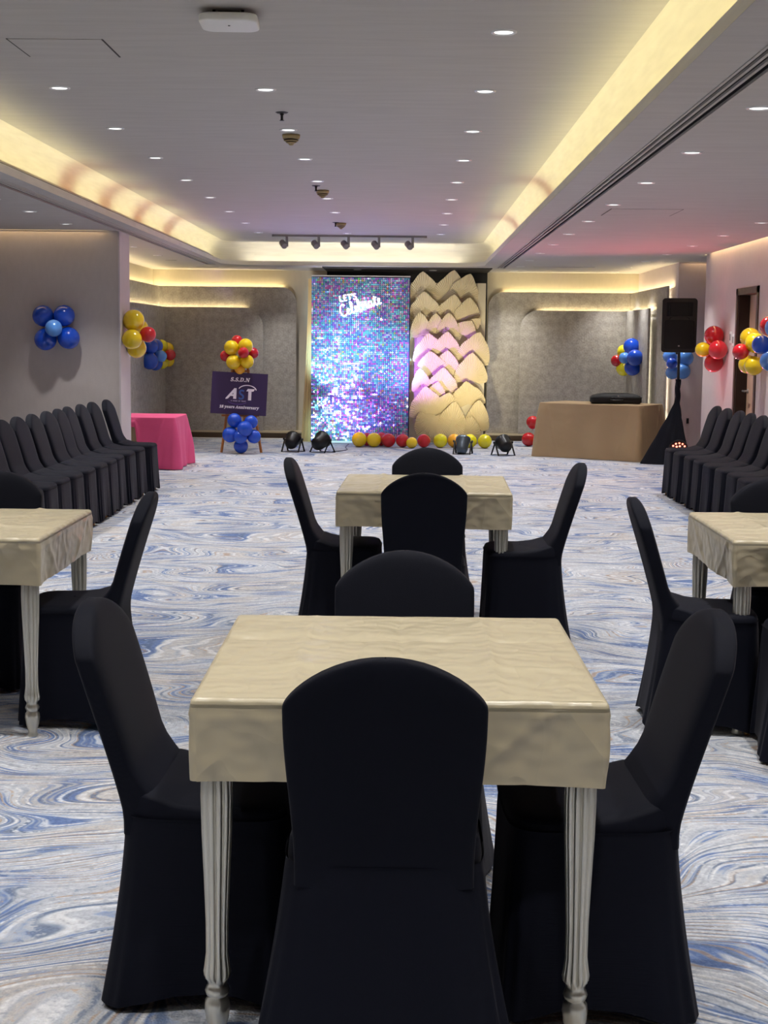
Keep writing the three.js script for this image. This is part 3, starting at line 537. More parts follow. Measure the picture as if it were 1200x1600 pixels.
{ // tan draped table with equipment bag, right of the stage
  const a = Math.atan2(0.75, 1.2), w = 1.42, d = 0.78, fx = 2.35, fz = -18.74;
  const cxT = fx + Math.sin(-a) * 0 + 0.5 * d * Math.sin(a) * 1, czT = fz - 0.5 * d * Math.cos(a);
  const t = thing('folding_table', 'folding table hidden under the tan cloth right of the stage', 'table', [cxT, 0, czT], -a);
  part('tabletop', box(w - 0.03, 0.03, d - 0.03, 0, 0.69, 0), M.tableWood, t);
  for (const [sx, sz] of [[-1, 1], [1, 1], [-1, -1], [1, -1]]) part('leg', rod([sx * 0.6, 0.68, sz * 0.3], [sx * 0.6, 0, sz * 0.3], 0.015), M.darkMetal, t);
  const c = single('tablecloth', clothGeo(w, d, 0.712, 0.715, 31, { fold: 0.02, freq: 3, flare: 0.03, rows: 30, sag: 0.0, cornerOut: 0.05, cornerWidth: 0.09, corner: 0.02, flat: 0.5 }), M.clothTan, 'tan floor length cloth draped over the table beside the loudspeaker stand', 'tablecloth');
  c.position.set(cxT, 0, czT); c.rotation.y = -a;
  const b = thing('equipment_bag', 'black padded equipment bag lying on the tan draped table', 'bag', [cxT + 0.32 * Math.cos(a) - 0.1, 0.718, czT + 0.32 * Math.sin(a) - 0.02], -0.06);
  const bag = surface(48, 12, (u, v) => { const [p, q] = sup(-u * Math.PI * 2, 5), k = v < 0.15 ? 0.94 + 0.06 * (v / 0.15) : v > 0.6 ? Math.cos((v - 0.6) / 0.4 * 1.35) ** 0.45 : 1; return [p * 0.335 * k + 0.004 * Math.sin(q * 9), 0.005 + v * 0.13 - 0.03 * smooth(0.3, 0.34, Math.abs(p * 0.335 * k)) * v, q * 0.17 * k, p, q]; }, true);
  part('bag_body', [bag, surface(48, 1, (u, v) => { const [p, q] = sup(-u * Math.PI * 2, 5); return [p * 0.335 * 0.94 * v, 0.005, q * 0.17 * 0.94 * v]; })], M.scrimBag ?? (M.scrimBag = std({ color: 0x0d0f14, roughness: 0.7, bumpMap: repeat(weaveBump, 6), bumpScale: 0.001, side: THREE.DoubleSide })), b);
  part('zipper', tube(Array.from({ length: 24 }, (_, k) => { const [p, q] = sup(k / 24 * Math.PI * 2, 5); return [p * 0.337, 0.08, q * 0.172]; }), 0.004, 80, 6, true), M.plastic, b);
  part('carry_handle', tube([[-0.08, 0.055, 0.17], [-0.06, 0.05, 0.195], [0.06, 0.05, 0.195], [0.08, 0.055, 0.17]], 0.008, 20, 8), M.plastic, b);
  part('buckle', box(0.02, 0.018, 0.012, 0.02, 0.1, 0.158, 0.003), M.steel, b);
}
{ // low pink table by the left alcove
  const t = thing('low_table', 'low table under the pink cloth behind the left wall stub', 'table', [-3.15, 0, -16.95], 0);
  part('tabletop', box(0.94, 0.03, 0.84, 0, 0.575, 0), M.tableWood, t);
  part('side_board', box(0.3, 0.54, 0.02, -0.03, 0.28, 0.41), std({ color: 0xb9a482, roughness: 0.6 }), t);
  for (const [sx, sz] of [[-1, -1], [1, -1], [1, 1], [-1, 1]]) part('leg', rod([sx * 0.42, 0.57, sz * 0.36], [sx * 0.42, 0, sz * 0.36], 0.018), M.darkMetal, t);
  const c = single('tablecloth', clothGeo(0.98, 0.9, 0.592, 0.6, 41, { fold: 0.02, freq: 4, flare: 0.035, rows: 26, sag: 0, cornerOut: 0.06, cornerWidth: 0.1, corner: 0.02, flat: 0.4, lift: (x, z) => (z > 0.3 ? 1 - 0.83 * smooth(0.09, 0.03, x) : 1) }), M.clothPink, 'bright pink cloth draped to the carpet over the low table', 'tablecloth');
  c.position.set(-3.15, 0, -16.95);
}

// ---------------------------------------------------------------- balloons
const balloonGeo = (() => { const p = []; for (let k = 0; k <= 26; k++) { const a = Math.PI * (1 - k / 26), s = Math.sin(a), c = Math.cos(a); p.push([Math.max(0.0001, s * (c < 0 ? 1 - 0.1 * c * c : 1)), c < 0 ? c * 1.12 : c]); } return lathe(p, 32); })();
const knotGeo = merged([new THREE.ConeGeometry(0.09, 0.16, 10).translate(0, -1.16, 0), new THREE.TorusGeometry(0.06, 0.025, 6, 12).rotateX(Math.PI / 2).translate(0, -1.24, 0)]);
// a balloon at p whose knot points towards q
function addBalloon(parent, p, q, r, color, name) {
  const m = part(name ?? 'balloon', balloonGeo, B[color], parent);
  m.position.set(...p); m.scale.setScalar(r);
  const d = new THREE.Vector3(...p).sub(new THREE.Vector3(...q)).normalize();
  m.quaternion.setFromUnitVectors(new THREE.Vector3(0, 1, 0), d);
  part('knot', knotGeo, B[color], m); return m;
}
function cluster(label, at, list) { const t = thing('balloon_cluster', label, 'balloons', at, 0, 'balloon clusters'); for (const [x, y, z, r, c, hub] of list) addBalloon(t, [x - at[0], y - at[1], z - at[2]], hub ?? [0, 0, 0], r, c); return t; }
cluster('four dark blue balloons round a light blue one on the left grey wall', [-3.48, 1.6, -14.36], [[-3.6, 1.71, -14.28, 0.105, 'blue'], [-3.39, 1.715, -14.28, 0.105, 'blue'], [-3.58, 1.48, -14.28, 0.11, 'blue'], [-3.35, 1.495, -14.28, 0.11, 'blue'], [-3.465, 1.59, -14.15, 0.084, 'sky']]);
cluster('yellow balloons with a red centre on the end of the left wall stub', [-2.85, 1.54, -14.66], [[-2.76, 1.68, -14.58, 0.108, 'yellow'], [-2.76, 1.49, -14.48, 0.1, 'yellow'], [-2.76, 1.4, -14.72, 0.1, 'yellow'], [-2.76, 1.6, -14.86, 0.1, 'yellow'], [-2.62, 1.54, -14.6, 0.08, 'red']]);
cluster('blue balloons with a light blue centre on the left alcove side wall', [-3.72, 1.27, -20.55], [[-3.62, 1.18, -20.3, 0.118, 'blue'], [-3.62, 1.39, -20.75, 0.11, 'blue'], [-3.62, 1.15, -20.72, 0.11, 'blue'], [-3.62, 1.39, -20.35, 0.11, 'blue'], [-3.5, 1.25, -20.5, 0.086, 'sky']]);
cluster('yellow balloons with a red centre in the far left alcove corner', [-3.78, 1.27, -21.75], [[-3.68, 1.39, -21.6, 0.098, 'lime'], [-3.68, 1.15, -21.62, 0.105, 'lime'], [-3.62, 1.35, -21.8, 0.095, 'yellow'], [-3.62, 1.17, -21.84, 0.095, 'yellow'], [-3.54, 1.26, -21.55, 0.085, 'red']]);
cluster('yellow balloons with red ones above the purple easel sign', [-2.23, 1.29, -19.2], [[-2.33, 1.39, -19.12, 0.098, 'yellow'], [-2.14, 1.415, -19.12, 0.098, 'yellow'], [-2.3, 1.2, -19.1, 0.097, 'yellow'], [-2.12, 1.21, -19.1, 0.092, 'yellow'], [-2.155, 1.325, -19.0, 0.073, 'red'], [-2.42, 1.28, -19.26, 0.077, 'red'], [-2.27, 1.48, -19.26, 0.077, 'red'], [-2.06, 1.32, -19.28, 0.077, 'red'], [-2.22, 1.1, -19.16, 0.07, 'orange']]);
cluster('ball of dark blue balloons at the foot of the easel', [-2.17, 0.29, -18.98], [[-2.27, 0.44, -18.95, 0.095, 'blue'], [-2.05, 0.42, -18.95, 0.09, 'blue'], [-2.325, 0.25, -18.93, 0.104, 'blue'], [-2.01, 0.23, -18.93, 0.092, 'blue'], [-2.185, 0.1, -18.95, 0.096, 'blue'], [-2.12, 0.335, -18.85, 0.104, 'blue'], [-2.18, 0.225, -18.86, 0.09, 'blue']]);
cluster('dark blue balloons with a light blue centre in the right alcove', [3.27, 1.32, -20.6], [[3.2, 1.46, -20.78, 0.118, 'blue'], [3.2, 1.3, -20.42, 0.116, 'blue'], [3.2, 1.16, -20.62, 0.118, 'blue'], [3.2, 1.32, -20.9, 0.1, 'blue'], [3.07, 1.295, -20.55, 0.08, 'sky']]);
cluster('lime yellow balloons with a red centre beside the right alcove blue ones', [3.27, 1.25, -21.5], [[3.19, 1.36, -21.4, 0.1, 'lime'], [3.19, 1.135, -21.4, 0.112, 'lime'], [3.22, 1.38, -21.64, 0.1, 'lime'], [3.22, 1.14, -21.66, 0.1, 'lime'], [3.08, 1.245, -21.38, 0.086, 'red']]);
cluster('light blue balloons with a dark blue centre behind the loudspeaker stand', [3.6, 1.24, -18.9], [[3.61, 1.32, -18.84, 0.1, 'sky'], [3.57, 1.15, -18.82, 0.102, 'sky'], [3.44, 1.13, -18.84, 0.088, 'sky'], [3.4, 1.34, -18.84, 0.09, 'sky'], [3.4, 1.25, -18.68, 0.07, 'blue']]);
cluster('red balloons with a yellow centre on the right wall beyond the door', [3.55, 1.44, -16.42], [[3.47, 1.6, -16.5, 0.11, 'red'], [3.47, 1.44, -16.26, 0.107, 'red'], [3.47, 1.29, -16.46, 0.107, 'red'], [3.47, 1.44, -16.62, 0.1, 'red'], [3.33, 1.44, -16.42, 0.083, 'yellow']]);
cluster('yellow balloons with a red centre in front of the right wall door', [3.55, 1.42, -14.62], [[3.46, 1.57, -14.72, 0.101, 'yellow'], [3.46, 1.52, -14.5, 0.1, 'yellow'], [3.46, 1.3, -14.78, 0.093, 'yellow'], [3.46, 1.29, -14.52, 0.095, 'yellow'], [3.33, 1.43, -14.55, 0.081, 'red']]);
cluster('light blue and red balloons with a dark blue centre cropped at the right edge', [3.54, 1.51, -13.75], [[3.46, 1.66, -13.72, 0.1, 'sky'], [3.45, 1.35, -13.82, 0.1, 'sky'], [3.47, 1.68, -13.98, 0.096, 'red'], [3.46, 1.36, -13.58, 0.1, 'sky'], [3.32, 1.5, -13.67, 0.088, 'blue']]);
const floorBalloon = (x, z, r, c, label) => { const m = addBalloon(scene, [x, r * 1.0 + 0.002, z], [x + 0.3 * r, r, z - 3 * r], r, c, numbered('balloon')); tag(m, label, 'balloon', 'balloons on the floor before the backdrop'); };
[[-0.67, 0.107, 'yellow', 'leftmost yellow floor balloon before the sequin wall'], [-0.462, 0.103, 'yellow', 'second yellow floor balloon from the left before the sequin wall'], [-0.255, 0.1, 'red', 'leftmost of three red floor balloons in the middle, full face'], [-0.055, 0.097, 'red', 'middle one of the red floor balloons before the sequin wall']].forEach(([x, r, c, l]) => floorBalloon(x, -20.4, r, c, l));
floorBalloon(-0.565, -20.64, 0.095, 'red', 'red floor balloon peeping from behind two yellow ones');
floorBalloon(-0.36, -20.63, 0.1, 'red', 'red floor balloon half hidden right of the yellow pair');
floorBalloon(0.075, -20.24, 0.079, 'yellow', 'small yellow floor balloon in front of the red ones');
floorBalloon(0.245, -20.42, 0.096, 'red', 'rightmost red floor balloon under the palm leaves');
floorBalloon(0.48, -20.42, 0.1, 'lime', 'lime yellow floor balloon left of the grey stage lamp');
floorBalloon(0.68, -20.5, 0.098, 'orange', 'orange yellow floor balloon just behind the grey stage lamp');
floorBalloon(0.9, -20.42, 0.1, 'lime', 'lime yellow floor balloon right of the grey stage lamp');
floorBalloon(1.11, -20.42, 0.1, 'lime', 'rightmost lime yellow floor balloon under the palm leaves');
floorBalloon(1.77, -20.9, 0.102, 'red', 'red balloon on the floor left of the tan table');
floorBalloon(1.92, -20.72, 0.085, 'yellow', 'yellow balloon on the floor left of the tan table');
{ const m = addBalloon(scene, [1.83, 0.35, -20.96], [1.83, 0.1, -20.96], 0.094, 'red', numbered('balloon')); tag(m, 'red balloon resting on top of others behind the tan table', 'balloon', 'balloons behind the tan table'); }

// ---------------------------------------------------------------- stage backdrop
{ // sequin wall
  const X0 = -1.41, X1 = 0.03, H0 = 0.03, H1 = 2.42, Z = -21.2, t = thing('sequin_backdrop', 'tall shimmering holographic sequin wall in blue, violet and pink', 'backdrop', [(X0 + X1) / 2, 0, Z]);
  const W = X1 - X0;
  part('frame', [box(W, 0.04, 0.04, 0, 0.02, -0.03), box(W, 0.04, 0.04, 0, H1, -0.03), box(0.04, H1, 0.04, -W / 2 + 0.02, H1 / 2, -0.03), box(0.04, H1, 0.04, W / 2 - 0.02, H1 / 2, -0.03), box(0.04, 0.03, 0.5, -W / 2 + 0.1, 0.015, -0.2), box(0.04, 0.03, 0.5, W / 2 - 0.1, 0.015, -0.2)], M.white, t);
  part('backing', box(W, H1 - H0, 0.012, 0, (H0 + H1) / 2, -0.008), std({ color: 0x44466a, roughness: 0.4, metalness: 0.5 }), t);
  const step = 0.028, nx = Math.round(W / step), ny = Math.round((H1 - H0) / step), r = rng(99);
  const disc = new THREE.CircleGeometry(0.0152, 10), sm = new THREE.MeshStandardMaterial({ metalness: 0.75, roughness: 0.18, side: THREE.DoubleSide });
  const im = new THREE.InstancedMesh(disc, sm, nx * ny); im.name = 'sequins'; im.userData.kind = 'stuff'; im.userData.label = 'round holographic sequins'; im.castShadow = im.receiveShadow = true;
  const o = new THREE.Object3D(), c = new THREE.Color(); let n = 0;
  for (let j = 0; j < ny; j++) for (let i = 0; i < nx; i++) {
    const x = -W / 2 + (i + 0.5) * step, y = H0 + (j + 0.5) * step;
    o.position.set(x, y, 0.004 + 0.003 * r());
    o.rotation.set((r() - 0.5) * 0.24 + 0.4 * pn(x * 5 + 40, y * 20, 997, 997, 3), (r() - 0.5) * 0.2 + 0.16 * pn(x * 8 + 20, y * 24, 997, 997, 8), 0); o.scale.set(0.82 + 0.14 * ((i * 7) % 5) / 4, 1, 1); o.updateMatrix(); im.setMatrixAt(n, o.matrix);
    // holographic film: every sequin shows its own hue, mostly blue, violet, cyan and pink
    const q = r(), hue = q < 0.26 ? 0.5 + 0.06 * r() : q < 0.58 ? 0.57 + 0.07 * r() : q < 0.78 ? 0.67 + 0.1 * r() : q < 0.9 ? 0.82 + 0.1 * r() : r();
    c.setHSL(hue, 0.85, r() < 0.3 ? 0.82 : 0.6); im.setColorAt(n, c); n++;
  }
  t.add(im);
  single('side_drape', surface(14, 24, (u, v) => { const y = 2.38 * (1 - v) + 0.01, w = 0.05 + 0.1 * v ** 1.6; return [-1.41 - w * (1 - u), y, -21.22 + 0.012 * Math.sin(u * 19 + v) * v - 0.03 * (1 - u), u * w, y]; }), phys({ color: new THREE.Color(0.72, 0.55, 0.26), roughness: 0.5, side: THREE.DoubleSide, sheen: 0.3, sheenColor: new THREE.Color(1, 0.85, 0.5) }), 'narrow gold fabric strip hanging down the left side of the sequin wall', 'drape');
}
{ // neon lettering hung on the sequins
  const t = thing('neon_sign', "white glowing neon sign reading LET'S Celebrate on the sequin wall", 'neon sign', [-0.96, 1.84, -21.165]);
  const k = 0.0885, tilt = rad(19), rot = (p, a) => [p[0] * Math.cos(a) - p[1] * Math.sin(a), p[0] * Math.sin(a) + p[1] * Math.cos(a)];
  const word = [[[0.95, 1.62], [0.72, 1.9], [0.35, 1.75], [0.08, 1.2], [0.02, 0.6], [0.25, 0.1], [0.65, 0.05], [1.0, 0.3], [1.4, 0.55], [1.5, 0.85], [1.3, 0.98], [1.12, 0.55], [1.3, 0.08], [1.7, 0.25], [2.05, 1.1], [2.15, 1.8], [1.98, 1.95], [1.88, 1.3], [1.92, 0.3], [2.12, 0.05], [2.45, 0.35], [2.72, 0.6], [2.8, 0.88], [2.58, 0.96], [2.46, 0.5], [2.62, 0.06], [2.95, 0.25], [3.25, 1.1], [3.36, 1.8], [3.2, 1.95], [3.1, 1.3], [3.12, 0.3], [3.32, 0.04], [3.6, 0.2], [3.68, 0.6], [3.5, 0.85], [3.75, 0.75], [4.02, 0.7], [4.15, 0.98], [4.25, 0.8], [4.45, 0.86], [4.4, 0.4], [4.55, 0.06], [4.72, 0.2]], [[5.35, 0.85], [5.1, 0.98], [4.85, 0.7], [4.82, 0.2], [5.05, 0.06], [5.3, 0.5], [5.38, 0.9], [5.34, 0.3], [5.5, 0.06], [5.75, 0.5], [5.98, 1.3], [6.0, 1.6], [5.92, 0.9], [5.96, 0.2], [6.15, 0.05], [6.45, 0.4], [6.7, 0.65], [6.74, 0.9], [6.54, 0.95], [6.46, 0.5], [6.6, 0.06], [6.9, 0.2]], [[5.7, 1.18], [6.0, 1.22], [6.35, 1.3]]];
  const stroke = (pts, s, a, ox, oy, r) => tube(pts.map((p) => { const q = rot([p[0] * s, p[1] * s], a); return [q[0] + ox, q[1] + oy, 0]; }), r, pts.length * 7, 8);
  part('script_lettering', word.map((w) => stroke(w, k, tilt, 0.0, 0.0, 0.0085)), M.neon, t);
  const L = [[[0, 1], [0, 0], [0.55, 0]], [[1.3, 1], [0.8, 1], [0.8, 0], [1.3, 0]], [[0.8, 0.5], [1.2, 0.5]], [[1.5, 1], [2.15, 1]], [[1.82, 1], [1.82, 0]], [[2.35, 1.1], [2.28, 0.8]], [[3.05, 0.92], [2.85, 1.02], [2.6, 0.9], [2.62, 0.65], [2.9, 0.5], [3.06, 0.3], [2.95, 0.06], [2.7, 0], [2.52, 0.12]]];
  const seg = (w) => (w.length > 4 ? [stroke(w, 0.078, rad(9), -0.03, 0.225, 0.007)] : w.slice(1).map((p, i) => { const A = rot([w[i][0] * 0.078, w[i][1] * 0.078], rad(9)), C = rot([p[0] * 0.078, p[1] * 0.078], rad(9)); return rod([A[0] - 0.03, A[1] + 0.225, 0], [C[0] - 0.03, C[1] + 0.225, 0], 0.007, 8); }));
  part('block_lettering', L.flatMap(seg), M.neon, t);
  part('standoff', [[0.1, 0.1], [0.3, 0.16], [0.5, 0.25], [0.05, 0.26]].map(([x, y]) => rod([x, y, 0], [x, y, -0.03], 0.004, 6)), M.steel, t);
  const p = new THREE.PointLight(0xffffff, 0.12); p.name = 'neon_glow'; p.position.set(-0.67, 2.0, -21.05); p.castShadow = true; p.shadow.radius = 5; scene.add(p);
}
{ // palm leaf wall
  const t = thing('palm_leaf_backdrop', 'cream panel covered with large pleated palm leaves right of the sequin wall', 'backdrop', [0.6, 0, -21.3]);
  part('backing_board', box(1.1, 2.34, 0.03, -0.015, 1.18, -0.03), M.wallCream, t);
  part('foot', [box(0.06, 0.03, 0.5, -0.4, 0.015, -0.2), box(0.06, 0.03, 0.5, 0.42, 0.015, -0.2)], M.wood, t);
  // outline: half width w at the shoulder, tip above, base at the origin; pleats radiate from the base
  function leafGeo(w, h, seed, point = 1) {
    const r = rng(seed), nP = 36 + Math.floor(r() * 8), ph = r() * 6, NU = nP * 4, NV = 10, wob = [r() * 6, r() * 6];
    return surface(NU, NV, (u, v, i, j) => {
      const a = lerp(-1.95, 1.95, u), A = Math.abs(a) / 1.95;
      // radius by angle: full at the sides, drawn to a tip on top
      const top = Math.exp(-((a / 0.3) ** 2));
      const ell = 1 / Math.sqrt((Math.cos(a) / (h * 0.77)) ** 2 + (Math.sin(a) / (w * 0.98)) ** 2);
      let R = (Math.cos(a) > 0 ? ell : w * 0.98 * (1 - 0.42 * smooth(1.57, 1.95, Math.abs(a)))) * (1 + 0.11 * point * top);
      R *= 1 + 0.13 * point * Math.exp(-Math.abs(a) / 0.22) + 0.012 * Math.sin(a * 9 + wob[0]);
      const k = v, ple = (Math.abs(((u * nP + 1000) % 1) - 0.5) * 4 - 1) * 0.0065 * Math.min(1, k * 2.2) * (0.4 + 0.6 * k);
      return [Math.sin(a) * R * k, Math.cos(a) * R * k, ple + 0.02 * k * k * (1 - A) + 0.06 * k * Math.cos(a) - 0.025 * k * A + 0.012 * Math.sin(a * 2 + wob[1]) * k];
    });
  }
  // [tip x, tip y, half width, height, lean]
  const leaves = [[0.21, 2.51, 0.225, 0.4, 0.05], [0.666, 2.53, 0.245, 0.44, -0.12], [0.9, 2.48, 0.21, 0.4, -0.3], [0.233, 2.22, 0.23, 0.4, 0.05], [0.672, 2.18, 0.22, 0.38, -0.12], [0.9, 2.14, 0.19, 0.36, -0.12], [0.172, 1.92, 0.15, 0.34, 0.08], [0.405, 1.91, 0.135, 0.3, 0], [0.601, 1.92, 0.15, 0.32, -0.05], [0.93, 1.81, 0.17, 0.24, -0.5], [1.05, 1.84, 0.1, 0.22, -0.8],
    [0.307, 1.62, 0.235, 0.38, 0.08], [0.587, 1.645, 0.215, 0.38, -0.1], [1.05, 1.64, 0.225, 0.42, -0.25], [0.32, 1.364, 0.23, 0.36, 0.12], [0.591, 1.376, 0.2, 0.36, -0.08], [0.947, 1.343, 0.225, 0.4, -0.05], [0.183, 1.11, 0.135, 0.32, 0.1], [0.529, 1.124, 0.22, 0.38, -0.05], [0.86, 0.93, 0.235, 0.34, 0.1], [0.458, 0.918, 0.16, 0.3, -0.2], [0.271, 0.85, 0.25, 0.42, 0.1], [0.62, 0.77, 0.2, 0.34, -0.2], [1.06, 0.66, 0.17, 0.42, -0.1], [0.7, 0.63, 0.2, 0.42, -0.12], [0.96, 0.42, 0.2, 0.32, -0.3],
    [0.16, 0.03, 0.22, 0.36, 2.5], [0.45, 0.02, 0.22, 0.4, 3.2], [0.75, 0.03, 0.2, 0.34, -2.8]];
  const kinds = new Map();
  leaves.forEach(([tx, ty, w, h, lean], i) => {
    const key = [w, h].join(); if (!kinds.has(key)) kinds.set(key, leafGeo(w * 1.12, h * 1.04, 200 + i, Math.abs(lean) > 2 ? 0 : 1));
    const m = part('palm_leaf', kinds.get(key), M.leaf, t);
    m.position.set(tx - Math.sin(-lean) * h - 0.6, ty - Math.cos(lean) * h, 0.01 + 0.006 * i); m.rotation.z = lean; m.rotation.x = 0.05;
  });
}

// ---------------------------------------------------------------- easel sign
{
  const t = thing('easel', 'wooden tripod display easel left of the stage', 'easel', [-2.22, 0, -19.2]);
  part('leg', bar([-0.06, 1.35, -0.02], [-0.245, 0, 0.08], 0.03, 0.02), M.easelWood, t);
  part('leg', bar([0.06, 1.35, -0.02], [0.285, 0, 0.06], 0.03, 0.02), M.easelWood, t);
  part('leg', bar([0, 1.32, -0.05], [0.02, 0, -0.5], 0.03, 0.02), M.easelWood, t);
  part('ledge', box(0.5, 0.025, 0.05, 0.01, 0.495, 0.065), M.easelWood, t);
  part('crossbar', box(0.25, 0.03, 0.02, 0, 1.08, 0.0), M.easelWood, t);
  const W = 1024, H = 760, cv = document.createElement('canvas'); cv.width = W; cv.height = H; const g = cv.getContext('2d');
  g.fillStyle = '#33234f'; g.fillRect(0, 0, W, H);
  g.textAlign = 'center'; g.textBaseline = 'alphabetic';
  const slanted = (txt, x, y, font, fill, lw) => { g.save(); g.translate(x, y); g.transform(1, 0, -0.2, 1, 0, 0); g.font = font; g.fillStyle = fill; g.fillText(txt, 0, 0); if (lw) { g.lineWidth = lw; g.strokeStyle = fill; g.strokeText(txt, 0, 0); } g.restore(); };
  slanted('S.S.D.N', 512, 160, 'bold 96px serif', '#f4f1f6', 4);
  // the emblem: bold A and T in white, violet S between, an arc over S and T, a swoosh below
  g.fillStyle = '#efe9f4';
  g.beginPath(); g.moveTo(265, 470); g.lineTo(420, 285); g.lineTo(462, 285); g.lineTo(462, 478); g.lineTo(405, 478); g.lineTo(405, 430); g.lineTo(352, 430); g.lineTo(310, 478); g.lineTo(265, 490); g.closePath(); g.fill();
  g.fillStyle = '#33234f'; g.beginPath(); g.moveTo(382, 398); g.lineTo(405, 368); g.lineTo(405, 398); g.closePath(); g.fill();
  g.font = 'bold 250px sans-serif'; const gr = g.createLinearGradient(480, 280, 640, 490); gr.addColorStop(0, '#3f63ad'); gr.addColorStop(1, '#6a4cb4'); g.fillStyle = gr; g.save(); g.translate(556, 484); g.scale(0.92, 1); g.fillText('S', 0, 0); g.restore();
  g.fillStyle = '#efe9f4'; g.beginPath(); g.moveTo(640, 330); g.lineTo(668, 285); g.lineTo(800, 285); g.lineTo(772, 330); g.lineTo(738, 330); g.lineTo(738, 492); g.lineTo(680, 492); g.lineTo(680, 330); g.closePath(); g.fill();
  g.strokeStyle = '#efe9f4'; g.lineWidth = 16; g.lineCap = 'round'; g.beginPath(); g.ellipse(660, 320, 165, 98, 0, Math.PI * 1.12, Math.PI * 1.93); g.stroke();
  g.font = 'bold 30px sans-serif'; g.fillStyle = '#cfc6dc'; g.fillText('A  NAME  OF  TRUST', 505, 525);
  g.strokeStyle = '#5d4590'; g.lineWidth = 12; g.beginPath(); g.ellipse(490, 500, 190, 74, 0, Math.PI * 0.18, Math.PI * 0.86); g.stroke();
  slanted('18 years Anniversary', 520, 650, 'bold 68px serif', '#f4f1f6', 3);
  const tex = new THREE.CanvasTexture(cv); tex.colorSpace = THREE.SRGBColorSpace;
  const s = thing('sign_board', "purple sign reading S.S.D.N, AST and 18 years Anniversary on the easel", 'sign', [-2.225, 0.785, -19.11]);
  s.rotation.z = rad(-2.6); s.rotation.x = rad(-4);
  part('board', box(0.74, 0.555, 0.01, 0, 0, 0), std({ color: 0x2e2144, roughness: 0.5 }), s);
  part('printed_face', new THREE.PlaneGeometry(0.738, 0.553).translate(0, 0, 0.0056), std({ map: tex, roughness: 0.5 }), s);
}

// ---------------------------------------------------------------- stage lamps, loudspeaker
function spot(name, color, intensity, from, to, angle, penumbra, radius = 3) { const s = new THREE.SpotLight(color, intensity, 0, rad(angle), penumbra, 2); s.name = name; s.position.set(...from); s.target.position.set(...to); s.castShadow = true; s.shadow.radius = radius; scene.add(s, s.target); return s; }
function ledPar(pos, turn, pitch, mat, label, lensMat, long = 0.14, r = 0.11, h = 0.17) {
  const t = thing('stage_lamp', label, 'stage lamp', pos, turn, 'stage lamps on the floor');
    const place = (g) => g.rotateX(Math.PI / 2 - pitch).translate(0, h, 0);             // the lathe's +y becomes the beam direction, local +z tilted up by pitch
  part('housing', [place(lathe([[0, -long], [r * 0.55, -long], [r * 0.8, -long * 0.7], [r * 0.86, -0.02], [r, 0.0], [r, 0.04], [r * 0.9, 0.045], [r * 0.9, 0.02], [0, 0.018]], 28))], mat, t);
  const dots = []; for (let k = 0; k < 6; k++) dots.push([0.35 * r * Math.cos(k), 0.35 * r * Math.sin(k)]); for (let k = 0; k < 12; k++) dots.push([0.7 * r * Math.cos(k * Math.PI / 6), 0.7 * r * Math.sin(k * Math.PI / 6)]);
  part('lens', dots.map(([x, z]) => place(lathe([[0, 0.03], [0.008, 0.028], [0.0125, 0.018]], 10).translate(x, 0, z))), lensMat, t);
  for (const s of [-1, 1]) part('bracket', [bar([s * (r + 0.012), h, 0], [s * (r + 0.012), 0.006, 0.1], 0.022, 0.005), bar([s * (r + 0.012), h, 0], [s * (r + 0.012), 0.006, -0.1], 0.022, 0.005)], M.darkMetal, t);
  part('base_bar', [box(2 * r + 0.04, 0.006, 0.02, 0, 0.004, 0.1), box(2 * r + 0.04, 0.006, 0.02, 0, 0.004, -0.1)], M.darkMetal, t);
  part('locking_knob', [cyl(0.016, 0.016, 0.02, 0, 0, 0).rotateZ(Math.PI / 2).translate(r + 0.025, h, 0), cyl(0.016, 0.016, 0.02, 0, 0, 0).rotateZ(Math.PI / 2).translate(-r - 0.025, h, 0)], M.plastic, t);
  return t;
}
const lensOf = (r, g, b, i) => std({ color: 0xffffff, emissive: new THREE.Color(r, g, b), emissiveIntensity: i });
const lensViolet = lensOf(0.7, 0.4, 1, 2), lensWarm = lensOf(1, 0.85, 0.5, 2), lensRed = lensOf(1, 0.13, 0.06, 5);
ledPar([-1.53, 0, -19.4], rad(160), rad(35), M.parBlack, 'leftmost black flat stage lamp on the carpet beside the felt wall', lensViolet);
ledPar([-1.13, 0, -19.35], rad(140), rad(28), M.parBlack, 'round black stage lamp before the left foot of the sequin wall', lensViolet, 0.16, 0.12);
ledPar([0.76, 0, -19.35], rad(168), rad(52), M.parGrey, 'grey metal stage lamp can before the palm leaves', lensWarm, 0.19, 0.1);
ledPar([1.29, 0, -19.2], rad(205), rad(30), M.parBlack, 'rightmost black flat stage lamp on the carpet near the tan table', lensWarm);
ledPar([3.29, 0, -17.42], rad(-22), rad(32), M.parBlack, 'red glowing stage lamp facing the room before the black scrim', lensRed, 0.12, 0.115, 0.23);
spot('stage_beam_violet', new THREE.Color(0.4, 0.12, 1), 48, [-1.05, 0.25, -19.45], [0.3, 1.15, -21.2], 14, 0.5);
const LAMP_A = [-1.47, 0.28, -19.55], LAMP_B = [-1.07, 0.25, -19.45], LAMP_D = [1.22, 0.26, -19.34];
spot('stage_beam_white', new THREE.Color(1, 0.96, 0.97), 18, LAMP_A, [-0.75, 1.8, -21.2], 30, 0.9);
spot('stage_beam_cyan', new THREE.Color(0.25, 0.7, 1), 50, LAMP_A, [-1.0, 1.3, -21.2], 17, 0.8);
spot('stage_beam_cyan', new THREE.Color(0.2, 0.6, 1), 80, LAMP_D, [-0.35, 1.3, -21.2], 13, 0.8);
spot('stage_beam_purple', new THREE.Color(0.5, 0.2, 1), 16, LAMP_B, [-0.6, 0.72, -21.2], 24, 0.7);
